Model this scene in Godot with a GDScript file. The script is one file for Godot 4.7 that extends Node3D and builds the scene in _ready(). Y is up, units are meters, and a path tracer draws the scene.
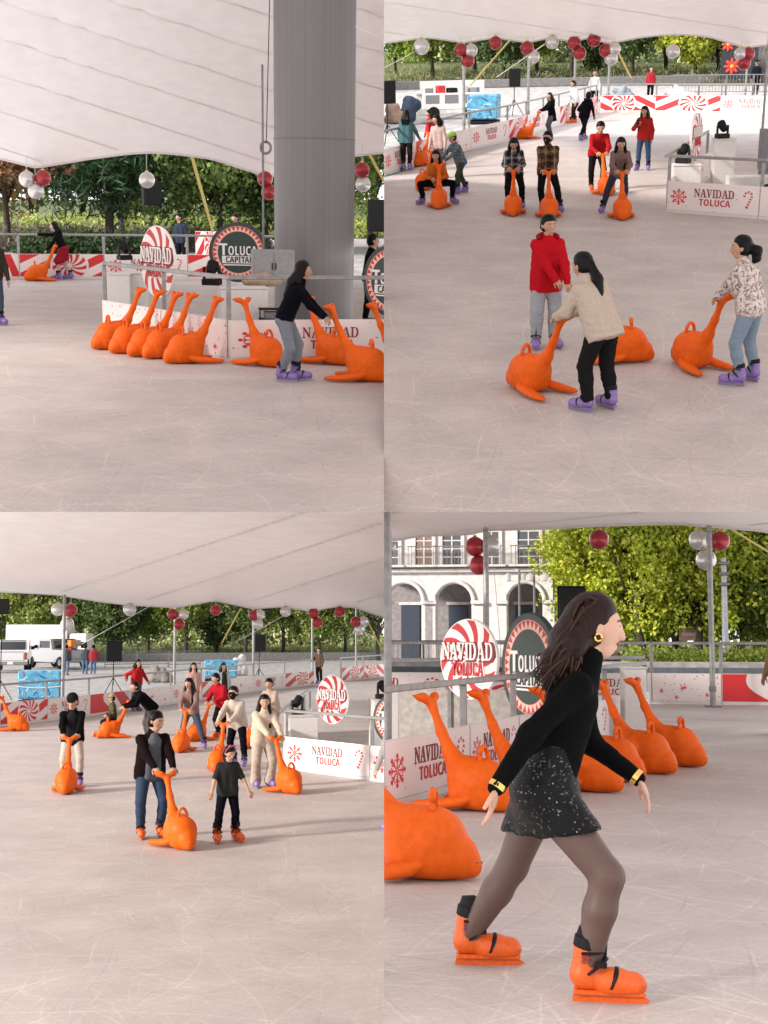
extends Node3D
# Four views of one ice rink, set up as four neighbouring stages round a single lens. Each stage is a rigid, real-size place
# (metres, own ground plane); frames[] holds the rigid transform of each stage, trim_stages() cuts what would reach into the next one.

const F := 1300.0                      # focal length in pixels
const CAM := Vector3(0, 12, 0)
var frames: Array[Transform3D] = []
var eye: Array[float] = []             # height of the eye above each stage's ice
var T := Transform3D()
var stage := 0
var stage_of := {}
var taken := {}
var rng := RandomNumberGenerator.new()
var bumps := FastNoiseLite.new()
var M := {}
var shared := {}


class Shape:
	var v := PackedVector3Array()
	var n := PackedVector3Array()
	var c := PackedColorArray()
	var uv := PackedVector2Array()
	var idx := PackedInt32Array()
	var tint := Color.WHITE

	func vert(p: Vector3, nn: Vector3, t := Vector2.ZERO) -> int:
		v.append(p); n.append(nn); c.append(tint); uv.append(t)
		return v.size() - 1

	func quad(a: Vector3, b: Vector3, c2: Vector3, d: Vector3, u0 := Vector2(0, 1), u1 := Vector2(1, 0)) -> Shape:
		var nn := (b - a).cross(d - a).normalized()      # a, b, c, d run counter-clockwise seen from the front
		var i := vert(a, nn, u0)
		vert(b, nn, Vector2(u1.x, u0.y)); vert(c2, nn, u1); vert(d, nn, Vector2(u0.x, u1.y))
		idx.append_array([i, i + 1, i + 2, i, i + 2, i + 3])
		return self

	func box(at: Vector3, s: Vector3, b := Basis(), ch := 0.0) -> Shape:
		var h := s * 0.5
		var e := minf(ch, minf(h.x, minf(h.y, h.z)) * 0.9)
		for ax in 3:
			for sg in [-1.0, 1.0]:
				var nn := Vector3.ZERO; nn[ax] = sg
				var u := Vector3.ZERO; u[(ax + 1) % 3] = 1.0
				var w := nn.cross(u)
				var o := nn * h[ax]
				var hu: Vector3 = u * (absf(u.dot(h)) - e)
				var hw: Vector3 = w * (absf(w.x) * h.x + absf(w.y) * h.y + absf(w.z) * h.z - e)
				quad(at + b * (o - hu - hw), at + b * (o + hu - hw), at + b * (o + hu + hw), at + b * (o - hu + hw))
		if e > 0.0:
			for ax in 3:
				var a2 := (ax + 1) % 3
				var a3 := (ax + 2) % 3
				for s2 in [-1.0, 1.0]:
					for s3 in [-1.0, 1.0]:
						var L := Vector3.ZERO; L[ax] = h[ax] - e
						var p := Vector3.ZERO; p[a2] = s2 * h[a2]; p[a3] = s3 * (h[a3] - e)
						var q := Vector3.ZERO; q[a2] = s2 * (h[a2] - e); q[a3] = s3 * h[a3]
						var out := Vector3.ZERO; out[a2] = s2; out[a3] = s3
						flat_quad(at + b * (p - L), at + b * (p + L), at + b * (q + L), at + b * (q - L), b * out)
			for sx in [-1.0, 1.0]:
				for sy in [-1.0, 1.0]:
					for sz in [-1.0, 1.0]:
						var sg := Vector3(sx, sy, sz)
						var q0 := sg * h
						var nn: Vector3 = (b * sg).normalized()
						var i := vert(at + b * (q0 - Vector3(0, sy, sz) * e), nn)
						vert(at + b * (q0 - Vector3(sx, 0, sz) * e), nn); vert(at + b * (q0 - Vector3(sx, sy, 0) * e), nn)
						idx.append_array([i, i + 1, i + 2])
		return self

	func flat_quad(a: Vector3, b: Vector3, c2: Vector3, d: Vector3, out: Vector3) -> void:
		var nn := out.normalized()
		var i := vert(a, nn)
		vert(b, nn); vert(c2, nn); vert(d, nn)
		idx.append_array([i, i + 1, i + 2, i, i + 2, i + 3])

	func bar(a: Vector3, b: Vector3, w: float, d: float, ch := 0.0, ref := Vector3.UP) -> Shape:
		var z := (b - a).normalized()
		if absf(z.dot(ref)) > 0.98: ref = Vector3.RIGHT
		var x := ref.cross(z).normalized()
		return box((a + b) * 0.5, Vector3(w, d, (b - a).length()), Basis(x, z.cross(x), z), ch)

	func tube(pts: Array, rad: Array, sides := 8, flat := 1.0, ref := Vector3.UP) -> Shape:
		var m := pts.size()
		var start := v.size()
		for k in m:
			var d: Vector3 = (pts[mini(k + 1, m - 1)] - pts[maxi(k - 1, 0)])
			d = d.normalized() if d.length() > 1e-6 else Vector3.UP
			var rf := ref
			if absf(d.dot(rf)) > 0.97: rf = Vector3(0.3, 0.1, 1).normalized()
			var x := rf.cross(d).normalized()
			var y := d.cross(x)
			var r: float = rad[k] if k < rad.size() else rad[-1]
			for s in sides:
				var t := TAU * s / sides
				var dir := x * cos(t) + y * sin(t) * flat
				vert(pts[k] + dir * r, (x * cos(t) * flat + y * sin(t)).normalized(), Vector2(float(s) / sides, float(k) / m))
		for k in m - 1:
			for s in sides:
				var a := start + k * sides + s
				var b := start + k * sides + (s + 1) % sides
				idx.append_array([a, b, a + sides, b, b + sides, a + sides])
		for e in [0, m - 1]:
			var d: Vector3 = (pts[e] - pts[1 if e == 0 else m - 2]).normalized()
			var o := vert(pts[e] + d * (rad[mini(e, rad.size() - 1)] as float) * 0.35, d)
			var q := start + (0 if e == 0 else (m - 1) * sides)
			for s in sides: idx.append_array([o, q + s, q + (s + 1) % sides])
		return self

	func lathe(prof: Array, sides := 24, xf := Transform3D(), arc := TAU) -> Shape:
		var m := prof.size()
		for k in m - 1:                                   # each band has its own normals: crisp edges
			var p: Vector2 = prof[k]; var q: Vector2 = prof[k + 1]
			var dn := Vector2(q.y - p.y, p.x - q.x).normalized()
			var st := v.size()
			for s in sides + 1:
				var t := arc * s / sides
				var dir := Vector3(cos(t), 0, sin(t))
				var nn := (xf.basis * (dir * dn.x + Vector3.UP * dn.y)).normalized()
				vert(xf * (dir * p.x + Vector3.UP * p.y), nn, Vector2(float(s) / sides, p.y)); vert(xf * (dir * q.x + Vector3.UP * q.y), nn, Vector2(float(s) / sides, q.y))
			for s in sides:
				var a := st + s * 2
				idx.append_array([a, a + 1, a + 2, a + 1, a + 3, a + 2])
		return self

	func ball(at: Vector3, r: Vector3, b := Basis(), rings := 8, sides := 12) -> Shape:
		var st := v.size()
		for k in rings + 1:
			var p := PI * k / rings
			for s in sides + 1:
				var t := TAU * s / sides
				var d := Vector3(sin(p) * cos(t), cos(p), sin(p) * sin(t))
				vert(at + b * (d * r), (b * (d / r)).normalized(), Vector2(float(s) / sides, float(k) / rings))
		for k in rings:
			for s in sides:
				var a := st + k * (sides + 1) + s
				idx.append_array([a, a + 1, a + sides + 1, a + 1, a + sides + 2, a + sides + 1])
		return self

	func prism(poly: PackedVector2Array, z0: float, z1: float, xf := Transform3D(), uvs := 1.0) -> Shape:
		var t := Geometry2D.triangulate_polygon(poly)
		for side in [[z1, 1.0], [z0, -1.0]]:
			var st := v.size()
			for p in poly: vert(xf * Vector3(p.x, p.y, side[0]), (xf.basis * Vector3(0, 0, side[1])).normalized(), p * uvs)
			for i in t: idx.append(st + i)
		var cw := -1.0 if Geometry2D.is_polygon_clockwise(poly) else 1.0
		for k in poly.size():
			var p := poly[k]; var q := poly[(k + 1) % poly.size()]
			var e := Vector2(q.y - p.y, p.x - q.x) * cw
			flat_quad(xf * Vector3(p.x, p.y, z0), xf * Vector3(q.x, q.y, z0), xf * Vector3(q.x, q.y, z1), xf * Vector3(p.x, p.y, z1), xf.basis * Vector3(e.x, e.y, 0))
		return self

	func mesh() -> ArrayMesh:
		for k in range(0, idx.size(), 3):                 # front faces run clockwise: turn those that do not agree with their normals
			var a := idx[k]; var b := idx[k + 1]; var d := idx[k + 2]
			if (v[b] - v[a]).cross(v[d] - v[a]).dot(n[a] + n[b] + n[d]) > 0.0:
				idx[k + 1] = d; idx[k + 2] = b
		var arr := []
		arr.resize(Mesh.ARRAY_MAX)
		arr[Mesh.ARRAY_VERTEX] = v; arr[Mesh.ARRAY_NORMAL] = n; arr[Mesh.ARRAY_COLOR] = c; arr[Mesh.ARRAY_TEX_UV] = uv; arr[Mesh.ARRAY_INDEX] = idx
		var out := ArrayMesh.new()
		out.add_surface_from_arrays(Mesh.PRIMITIVE_TRIANGLES, arr)
		return out


# One smooth skin round tapered bones [a, ra, b, rb(, cut point, cut normal)]: distance field, then surface nets.
func skin(sh: Shape, bones: Array, cell: float, k: float, fold := 0.0, floor_y := -9.0, freq := 9.0) -> Shape:
	var lo := Vector3(1e9, 1e9, 1e9); var hi := -lo
	for bo in bones:
		for e in [[bo[0], bo[1]], [bo[2], bo[3]]]:
			lo = lo.min(e[0] - Vector3.ONE * e[1]); hi = hi.max(e[0] + Vector3.ONE * e[1])
	lo -= Vector3.ONE * (k + 2.5 * cell); hi += Vector3.ONE * (k + 2.5 * cell)
	var nx := int((hi.x - lo.x) / cell) + 2; var ny := int((hi.y - lo.y) / cell) + 2; var nz := int((hi.z - lo.z) / cell) + 2
	var f := PackedFloat32Array(); f.resize(nx * ny * nz); f.fill(1.0)
	var ik := 0.25 / k
	for bo in bones:
		var a: Vector3 = bo[0]; var b: Vector3 = bo[2]
		var ra: float = bo[1]; var rb: float = bo[3]
		var ba := b - a
		var il := 1.0 / maxf(ba.length_squared(), 1e-9)
		var mg := maxf(ra, rb) + k + 1.6 * cell
		var p0 := (a.min(b) - Vector3.ONE * mg - lo) / cell
		var p1 := (a.max(b) + Vector3.ONE * mg - lo) / cell
		var x0 := maxi(0, int(p0.x)); var x1 := mini(nx - 1, int(p1.x) + 1)
		var y0 := maxi(0, int(p0.y)); var y1 := mini(ny - 1, int(p1.y) + 1)
		var z0 := maxi(0, int(p0.z)); var z1 := mini(nz - 1, int(p1.z) + 1)
		var cut: bool = bo.size() > 4
		var cp: Vector3 = bo[4] if cut else Vector3.ZERO
		var cn: Vector3 = bo[5] if cut else Vector3.ZERO
		for x in range(x0, x1 + 1):
			for y in range(y0, y1 + 1):
				var i := (x * ny + y) * nz + z0
				var pa := Vector3(lo.x + x * cell, lo.y + y * cell, lo.z + z0 * cell) - a
				for z in range(z0, z1 + 1):
					var t := clampf(pa.dot(ba) * il, 0.0, 1.0)
					var d := (pa - ba * t).length() - ra - (rb - ra) * t
					if cut: d = maxf(d, (pa + a - cp).dot(cn))
					var o := f[i]
					var hh := k - absf(o - d)
					f[i] = minf(o, d) - (hh * hh * ik if hh > 0.0 else 0.0)
					i += 1
					pa.z += cell
	if floor_y > -8.0:
		for y in ny:
			var dy := floor_y - (lo.y + y * cell)
			if dy > -2.0 * cell:
				for x in nx:
					for z in nz:
						var i := (x * ny + y) * nz + z
						f[i] = maxf(f[i], dy)
	var sx := ny * nz
	var id := PackedInt32Array(); id.resize(f.size()); id.fill(-1)
	var base := sh.v.size()
	var pos := PackedVector3Array()
	var keys := PackedInt32Array()
	var near := 2.0 * cell
	var offs := [0, nz, sx, sx + nz, 1, nz + 1, sx + 1, sx + nz + 1]
	var edges := [[0, 1], [2, 3], [4, 5], [6, 7], [0, 2], [1, 3], [4, 6], [5, 7], [0, 4], [1, 5], [2, 6], [3, 7]]
	var cs := [Vector3(0, 0, 0), Vector3(0, 1, 0), Vector3(1, 0, 0), Vector3(1, 1, 0), Vector3(0, 0, 1), Vector3(0, 1, 1), Vector3(1, 0, 1), Vector3(1, 1, 1)]
	var g := PackedFloat32Array(); g.resize(8)
	for x in nx - 1:
		for y in ny - 1:
			var i := (x * ny + y) * nz
			for z in nz - 1:
				if absf(f[i]) < near:
					var neg := 0
					for q in 8:
						g[q] = f[i + offs[q]]
						if g[q] < 0.0: neg += 1
					if neg > 0 and neg < 8:
						var s := Vector3.ZERO; var m := 0
						for e in edges:
							var ga := g[e[0]]; var gb := g[e[1]]
							if (ga < 0.0) != (gb < 0.0):
								s += (cs[e[0]] as Vector3).lerp(cs[e[1]], ga / (ga - gb)); m += 1
						id[i] = pos.size()
						keys.append(i)
						pos.append(lo + (Vector3(x, y, z) + s / m) * cell)
				i += 1
	if fold > 0.0:
		for q in pos.size():
			var p := pos[q]
			var i := keys[q]
			var gr := Vector3(f[i + sx] - f[i], f[i + nz] - f[i], f[i + 1] - f[i])
			if gr.length() > 1e-6:
				var s := bumps.get_noise_3d(p.x * freq, p.y * freq * 1.6, p.z * freq) + 0.5 * bumps.get_noise_3d(p.x * freq * 2.3 + 7.0, p.y * freq * 3.1, p.z * freq * 2.3)
				pos[q] = p + gr.normalized() * s * fold * 0.65
	var nn := PackedVector3Array(); nn.resize(pos.size())
	var st := [sx, nz, 1]
	for q in pos.size():
		var i := keys[q]
		for ax in 3:
			var d: int = st[ax]
			var u: int = st[(ax + 1) % 3]
			var w: int = st[(ax + 2) % 3]
			if i - u - w < 0: continue
			if (f[i] < 0.0) == (f[i + d] < 0.0): continue
			var b1 := id[i - u]; var b2 := id[i - u - w]; var b3 := id[i - w]
			if b1 < 0 or b2 < 0 or b3 < 0: continue
			var fn := (pos[b1] - pos[q]).cross(pos[b2] - pos[q]) + (pos[b2] - pos[q]).cross(pos[b3] - pos[q])
			if f[i] > 0.0: fn = -fn
			nn[q] += fn; nn[b1] += fn; nn[b2] += fn; nn[b3] += fn
			sh.idx.append_array([base + q, base + b1, base + b2, base + q, base + b2, base + b3])
	for q in pos.size(): sh.vert(pos[q], nn[q].normalized(), Vector2(pos[q].x + pos[q].z * 0.6, pos[q].y))
	return sh


func frame(h: float, uc: float, high: float, vx: float) -> Transform3D:
	# a rigid stage whose horizon runs through pixel row h at column uc; vx: the column where its plumb lines meet
	var c := 512.0 - h
	var up := Vector3(-(vx - 384.0) * c / F, F, c - (vx - 384.0) * c * (uc - 384.0) / (F * F)).normalized()
	var a := uc - 384.0
	var fw := Vector3(a, (up.z * F - up.x * a) / up.y, -F).normalized()
	return Transform3D(Basis(fw.cross(up), up, -fw), CAM - up * high)


func G(px: float, py: float, y0 := 0.0) -> Vector3:        # the point of the current stage at height y0 that lies on that line of sight
	var r := T.basis.transposed() * Vector3(px - 384.0, 512.0 - py, -F)
	return Vector3(0, eye[stage], 0) + r * ((y0 - eye[stage]) / r.y)


func D(px: float, py: float, depth: float) -> Vector3:     # the point at that many metres ahead
	var r := T.basis.transposed() * Vector3(px - 384.0, 512.0 - py, -F)
	return Vector3(0, eye[stage], 0) + r * (depth / -r.z)


func go(k: int) -> void:
	stage = k; T = frames[k]; rng.seed = 100 + k


func lin(r: float, g: float, b: float) -> Color:
	return Color(r, g, b).linear_to_srgb()


func mat(key: String, col: Color, rough := 0.7, metal := 0.0) -> StandardMaterial3D:
	if not M.has(key):
		var m := StandardMaterial3D.new()
		m.resource_name = key; m.albedo_color = col.linear_to_srgb(); m.roughness = rough; m.metallic = metal
		M[key] = m
	return M[key]


func numbered(called: String) -> String:
	taken[called] = taken.get(called, -1) + 1
	return called if taken[called] == 0 else "%s_%03d" % [called, taken[called]]


func placed(label: String) -> String:                      # the four views repeat many things: say which view
	return label + ", " + ["upper left", "upper right", "lower left", "lower right"][stage] + " view"


func describe(o: Node3D, label: String, category: String, group := "") -> void:
	o.set_meta("label", placed(label)); o.set_meta("category", category)
	if group: o.set_meta("group", group)


func thing(called: String, label: String, category: String, at := Transform3D(), group := "") -> Node3D:
	var o := Node3D.new(); o.name = numbered(called); add_child(o)
	o.transform = T * at; describe(o, label, category, group); stage_of[o] = stage
	return o


func single(called: String, label: String, category: String, m: Mesh, mt: Material, at := Transform3D(), group := "") -> MeshInstance3D:
	var o := MeshInstance3D.new(); o.name = numbered(called); o.mesh = m; o.material_override = mt; add_child(o)
	o.transform = T * at; describe(o, label, category, group); stage_of[o] = stage
	return o


func structure(called: String, m: Mesh, mt: Material, at := Transform3D()) -> MeshInstance3D:
	var o := MeshInstance3D.new(); o.name = numbered(called); o.mesh = m; o.material_override = mt; add_child(o)
	o.transform = T * at; o.set_meta("kind", "structure"); stage_of[o] = stage
	return o


func part(parent: Node3D, called: String, m: Mesh, mt: Material, at := Transform3D()) -> MeshInstance3D:
	var o := MeshInstance3D.new(); o.name = called; o.mesh = m; o.material_override = mt; o.transform = at
	parent.add_child(o, true)
	return o


func copy_of(src: Node3D, label: String, at: Transform3D) -> Node3D:
	var o: Node3D = src.duplicate(); o.name = numbered(src.get_meta("base_name", "thing")); add_child(o)
	o.transform = T * at; o.set_meta("label", placed(label)); stage_of[o] = stage
	return o


func pose(at: Vector3, yaw := 0.0, sc := 1.0) -> Transform3D:
	return Transform3D(Basis(Vector3.UP, deg_to_rad(yaw)).scaled(Vector3.ONE * sc), at)


# ---- pictures for print and grain -------------------------------------------------------------------------------------------------
func dab(im: Image, x: float, y: float, r: float, col: Color) -> void:
	for yy in range(int(y - r), int(y + r) + 1):
		var w := r * r - (yy - y) * (yy - y)
		if w > 0.0 and yy >= 0 and yy < im.get_height(): im.fill_rect(Rect2i(int(x - sqrt(w)), yy, maxi(1, int(2.0 * sqrt(w))), 1), col)


func stroke(im: Image, pts: Array, r: float, col: Color, col2 := Color(0, 0, 0, 0), step := 6.0) -> void:
	var run := 0.0
	for k in pts.size() - 1:
		var a: Vector2 = pts[k]; var b: Vector2 = pts[k + 1]
		var m := maxi(1, int(a.distance_to(b)))
		for q in m:
			run += 1.0
			var p := a.lerp(b, float(q) / m)
			dab(im, p.x, p.y, r, col2 if col2.a > 0.0 and fmod(run, step * 2.0) > step else col)


func printed(key: String, im: Image, rough := 0.5) -> StandardMaterial3D:
	var m := mat(key, Color.WHITE, rough)
	m.albedo_texture = ImageTexture.create_from_image(im)
	return m


func text_mesh(s: String, size: float, depth := 0.012, serif := false) -> TextMesh:
	var key := "%s%.3f%.3f%s" % [s, size, depth, serif]
	if not shared.has(key):
		var t := TextMesh.new()
		var ft := SystemFont.new()
		ft.font_names = PackedStringArray(["Droid Serif" if serif else "Droid Sans"]); ft.font_weight = 700
		t.font = ft; t.text = s; t.font_size = 32; t.pixel_size = size / 23.0; t.depth = depth; t.curve_step = 3.0
		shared[key] = t
	return shared[key]


# ---- cutting a stage off at its border --------------------------------------------------------------------------------------------
func trim_stages() -> void:
	for o in stage_of.keys():
		var k: int = stage_of[o]
		var sg := [Vector3(-1 if k % 2 == 0 else 1, 0, 0), Vector3(0, 1 if k < 2 else -1, 0)]
		trim(o, sg)


func trim(o: Node, sg: Array) -> void:
	for ch in o.get_children(): trim(ch, sg)
	if not o is MeshInstance3D or o.mesh == null: return
	var xf: Transform3D = o.global_transform
	xf.origin -= CAM
	var bb: AABB = o.mesh.get_aabb()
	var todo := []
	for n in sg:
		var worst := 1e9; var best := -1e9
		for e in 8:
			var d: float = (xf * bb.get_endpoint(e)).dot(n)
			worst = minf(worst, d); best = maxf(best, d)
		if best <= 0.0:
			o.mesh = null
			if o.get_child_count() == 0:
				o.get_parent().remove_child(o); o.queue_free()
			return
		if worst < 0.0: todo.append(n)
	if todo.is_empty(): return
	var a: Array = o.mesh.surface_get_arrays(0)
	var v: PackedVector3Array = a[Mesh.ARRAY_VERTEX]; var nn: PackedVector3Array = a[Mesh.ARRAY_NORMAL]
	var uv = a[Mesh.ARRAY_TEX_UV]; var cc = a[Mesh.ARRAY_COLOR]
	var ii: PackedInt32Array = a[Mesh.ARRAY_INDEX] if a[Mesh.ARRAY_INDEX] != null else PackedInt32Array(range(v.size()))
	var sh := Shape.new()
	for t in range(0, ii.size(), 3):
		var poly := []
		for q in 3:
			var i := ii[t + q]
			poly.append([v[i], nn[i], uv[i] if uv != null else Vector2.ZERO, cc[i] if cc != null else Color.WHITE, xf * v[i]])
		for n in todo:
			var res := []
			for q in poly.size():
				var p = poly[q]; var r = poly[(q + 1) % poly.size()]
				var dp: float = (p[4] as Vector3).dot(n); var dr: float = (r[4] as Vector3).dot(n)
				if dp >= 0.0: res.append(p)
				if (dp >= 0.0) != (dr >= 0.0):
					var w := dp / (dp - dr)
					res.append([p[0].lerp(r[0], w), p[1].lerp(r[1], w), p[2].lerp(r[2], w), p[3].lerp(r[3], w), p[4].lerp(r[4], w)])
			poly = res
			if poly.size() < 3: break
		if poly.size() < 3: continue
		var s := sh.v.size()
		for p in poly:
			sh.tint = p[3]; sh.vert(p[0], p[1], p[2])
		for q in range(1, poly.size() - 1): sh.idx.append_array([s, s + q, s + q + 1])
	if sh.idx.is_empty():
		o.mesh = null
		if o.get_child_count() == 0:
			o.get_parent().remove_child(o); o.queue_free()
	else: o.mesh = sh.mesh()


# ---- materials --------------------------------------------------------------------------------------------------------------------
func grain(key: String, col: Color, rough: float, amount: float, scale: float, freq := 0.05, metal := 0.0) -> StandardMaterial3D:
	# a colour with a fine, uneven grain; looked up in the thing's own axes
	var m := mat(key, col, rough, metal)
	if not shared.has("grain%.2f" % amount):
		var nt := NoiseTexture2D.new(); nt.width = 256; nt.height = 256; nt.seamless = true
		var fn := FastNoiseLite.new(); fn.frequency = 0.05; fn.fractal_octaves = 5; fn.seed = 3
		nt.noise = fn
		var gr := Gradient.new(); gr.set_color(0, Color.WHITE * (1.0 - amount)); gr.set_color(1, Color.WHITE)
		gr.colors[0].a = 1.0
		var c0 := 1.0 - amount
		gr.set_color(0, Color(c0, c0, c0))
		nt.color_ramp = gr
		shared["grain%.2f" % amount] = nt
	m.albedo_texture = shared["grain%.2f" % amount]
	m.uv1_triplanar = true; m.uv1_scale = Vector3.ONE * scale
	return m


func make_materials() -> void:
	var cl := grain("cloth", Color.WHITE, 0.95, 0.10, 1.6)
	cl.vertex_color_use_as_albedo = true; cl.metallic_specular = 0.2
	var nt := NoiseTexture2D.new(); nt.width = 256; nt.height = 256; nt.seamless = true; nt.as_normal_map = true; nt.bump_strength = 5.0
	var fn := FastNoiseLite.new(); fn.frequency = 0.035; fn.fractal_octaves = 4; nt.noise = fn
	shared.folds = nt
	pattern("plaid_grey", 0); pattern("plaid_brown", 1); pattern("floral", 2); pattern("camo", 3); pattern("bright_camo", 4); pattern("sequins", 5); pattern("denim", 6)
	cl.normal_enabled = true; cl.normal_texture = nt; cl.normal_scale = 0.25
	var sk := mat("skin", Color.WHITE, 0.55); sk.vertex_color_use_as_albedo = true; sk.subsurf_scatter_enabled = true; sk.subsurf_scatter_strength = 0.15
	var hr := mat("hair", Color.WHITE, 0.45); hr.metallic_specular = 0.3; hr.vertex_color_use_as_albedo = true
	var ht := Image.create(128, 256, false, Image.FORMAT_RGB8)
	rng.seed = 5
	for x in 128:
		var w := 0.55 + 0.45 * rng.randf()
		for y in 256: ht.set_pixel(x, y, Color(w, w, w) * (0.9 + 0.1 * sin(y * 0.05 + x)))
	hr.albedo_texture = ImageTexture.create_from_image(ht); hr.uv1_scale = Vector3(9, 0.7, 1)
	var pl := grain("plastic", Color.WHITE, 0.38, 0.15, 3.0); pl.vertex_color_use_as_albedo = true
	var og := grain("orange_plastic", Color(0.82, 0.124, 0.008), 0.5, 0.12, 1.0); og.metallic_specular = 0.28
	og.normal_enabled = true; og.normal_texture = nt; og.normal_scale = 0.05
	mat("black", Color(0.009, 0.009, 0.010), 0.5).metallic_specular = 0.3
	grain("rubber", Color(0.014, 0.014, 0.016), 0.7, 0.3, 2.0).metallic_specular = 0.3
	grain("steel", Color(0.36, 0.35, 0.345), 0.42, 0.2, 0.5, 0.05, 0.55)
	grain("dull_steel", Color(0.24, 0.235, 0.235), 0.5, 0.2, 0.3, 0.05, 0.35)
	mat("blade", Color(0.35, 0.34, 0.42), 0.35, 0.8)
	grain("white_board", Color(0.74, 0.70, 0.69), 0.5, 0.05, 0.7)
	grain("white_case", Color(0.72, 0.69, 0.66), 0.55, 0.05, 1.0)
	grain("grey_case", Color(0.20, 0.20, 0.215), 0.5, 0.12, 0.7)
	var rd := mat("red_ornament", Color(0.34, 0.012, 0.022), 0.22, 0.35); rd.clearcoat_enabled = true; rd.clearcoat = 0.6
	var sv := mat("silver_ornament", Color(0.62, 0.60, 0.60), 0.3, 0.65); sv.clearcoat_enabled = true; sv.clearcoat = 0.5
	mat("gold", Color(0.75, 0.5, 0.16), 0.25, 1.0)
	mat("red_print", Color(0.50, 0.025, 0.035), 0.6)
	mat("white_print", Color(0.78, 0.75, 0.73), 0.6)
	mat("green_print", Color(0.022, 0.05, 0.042), 0.6)
	mat("dark_red_print", Color(0.22, 0.03, 0.03), 0.6)
	mat("strap", Color(0.62, 0.50, 0.16), 0.8)
	mat("rope", Color(0.62, 0.60, 0.55), 0.8)
	grain("concrete", Color(0.56, 0.54, 0.53), 0.9, 0.3, 0.13)
	grain("turf", Color(0.12, 0.36, 0.20), 0.95, 0.35, 0.6)
	grain("bark", Color(0.10, 0.075, 0.055), 0.95, 0.6, 0.9)
	var cp := grain("canopy", Color(0.86, 0.83, 0.83), 0.6, 0.05, 0.12)
	cp.normal_enabled = true; cp.normal_texture = nt; cp.normal_scale = 0.10
	cp.backlight_enabled = true; cp.backlight = Color(0.55, 0.53, 0.52)
	var cse := grain("canopy_seam", Color(0.82, 0.79, 0.79), 0.6, 0.05, 0.3)
	cse.backlight_enabled = true; cse.backlight = Color(0.8, 0.78, 0.77)
	var lf := mat("leaf", Color.WHITE, 0.6); lf.vertex_color_use_as_albedo = true
	lf.backlight_enabled = true; lf.backlight = Color(0.7, 0.8, 0.3)
	var pil := grain("pillar_steel", Color(0.215, 0.205, 0.205), 0.48, 0.3, 0.5, 0.05, 0.3)
	var st := Image.create(256, 256, false, Image.FORMAT_RGB8)
	for x in 256:
		var w := 0.93 + 0.07 * rng.randf()
		for y in 256:
			var q := w - 0.05 * (0.5 + 0.5 * bumps.get_noise_2d(x * 1.0, y * 0.35)) - (0.04 * rng.randf())
			st.set_pixel(x, y, Color(q, q, q))
	pil.albedo_texture = ImageTexture.create_from_image(st); pil.uv1_triplanar = false; pil.uv1_scale = Vector3(2, 0.4, 1)


func pattern(key: String, k: int) -> void:
	var im := Image.create(256, 256, false, Image.FORMAT_RGB8)
	var fn := FastNoiseLite.new(); fn.frequency = 0.03; fn.seed = k
	rng.seed = 60 + k
	for y in 256:
		for x in 256:
			var c := Color(0.9, 0.9, 0.9)
			var gx := posmod(x, 64); var gy := posmod(y, 64)
			var w := fn.get_noise_2d(absf(x - 128.0), absf(y - 128.0))
			if k == 0:
				c = Color(0.40, 0.39, 0.40)
				if gx < 26: c = c * 0.45
				if gy < 26: c = c * 0.5
				if gx > 42 and gx < 48 or gy > 42 and gy < 48: c = Color(0.8, 0.78, 0.77)
			elif k == 1:
				c = Color(0.44, 0.33, 0.24)
				if gx < 28: c = Color(0.27, 0.16, 0.11)
				if gy < 28: c = c.lerp(Color(0.14, 0.09, 0.07), 0.6)
				if gx > 44 and gx < 48 or gy > 44 and gy < 48: c = Color(0.7, 0.62, 0.5)
			elif k == 2: c = Color(0.80, 0.76, 0.74) if w < 0.2 else Color(0.45, 0.36, 0.33)
			elif k == 3: c = Color(0.19, 0.19, 0.15) if w < -0.1 else Color(0.36, 0.33, 0.25) if w < 0.2 else Color(0.09, 0.09, 0.09)
			elif k == 4: c = Color(0.14, 0.34, 0.55) if w < 0.0 else Color(0.66, 0.58, 0.16) if w < 0.22 else Color(0.12, 0.16, 0.24)
			elif k == 5: c = Color(0.12, 0.12, 0.125)
			else:
				var f := 0.84 + 0.16 * rng.randf() + 0.06 * w
				c = Color(f, f, f)
			im.set_pixel(x, y, c)
	if k == 2:
		for e in 130:
			var p := Vector2(rng.randf(), rng.randf()) * 256.0
			dab(im, p.x, p.y, rng.randf_range(2.0, 6.0), Color(0.34, 0.28, 0.27) if rng.randf() < 0.6 else Color(0.6, 0.46, 0.40))
	if k == 5:
		for e in 190:
			var p := Vector2(rng.randf(), rng.randf()) * 256.0
			var g := rng.randf_range(0.2, 0.95)
			dab(im, p.x, p.y, rng.randf_range(1.2, 3.2), Color(g, g, g))
	var m := mat(key, Color.WHITE, 0.9 if k != 5 else 0.5)
	m.albedo_texture = ImageTexture.create_from_image(im); m.vertex_color_use_as_albedo = true
	m.uv1_triplanar = true; m.uv1_scale = Vector3.ONE * [1.6, 1.4, 2.2, 1.3, 1.6, 3.0, 2.0][k]
	m.normal_enabled = true; m.normal_texture = shared.folds; m.normal_scale = 0.22; m.metallic_specular = 0.25


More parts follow.
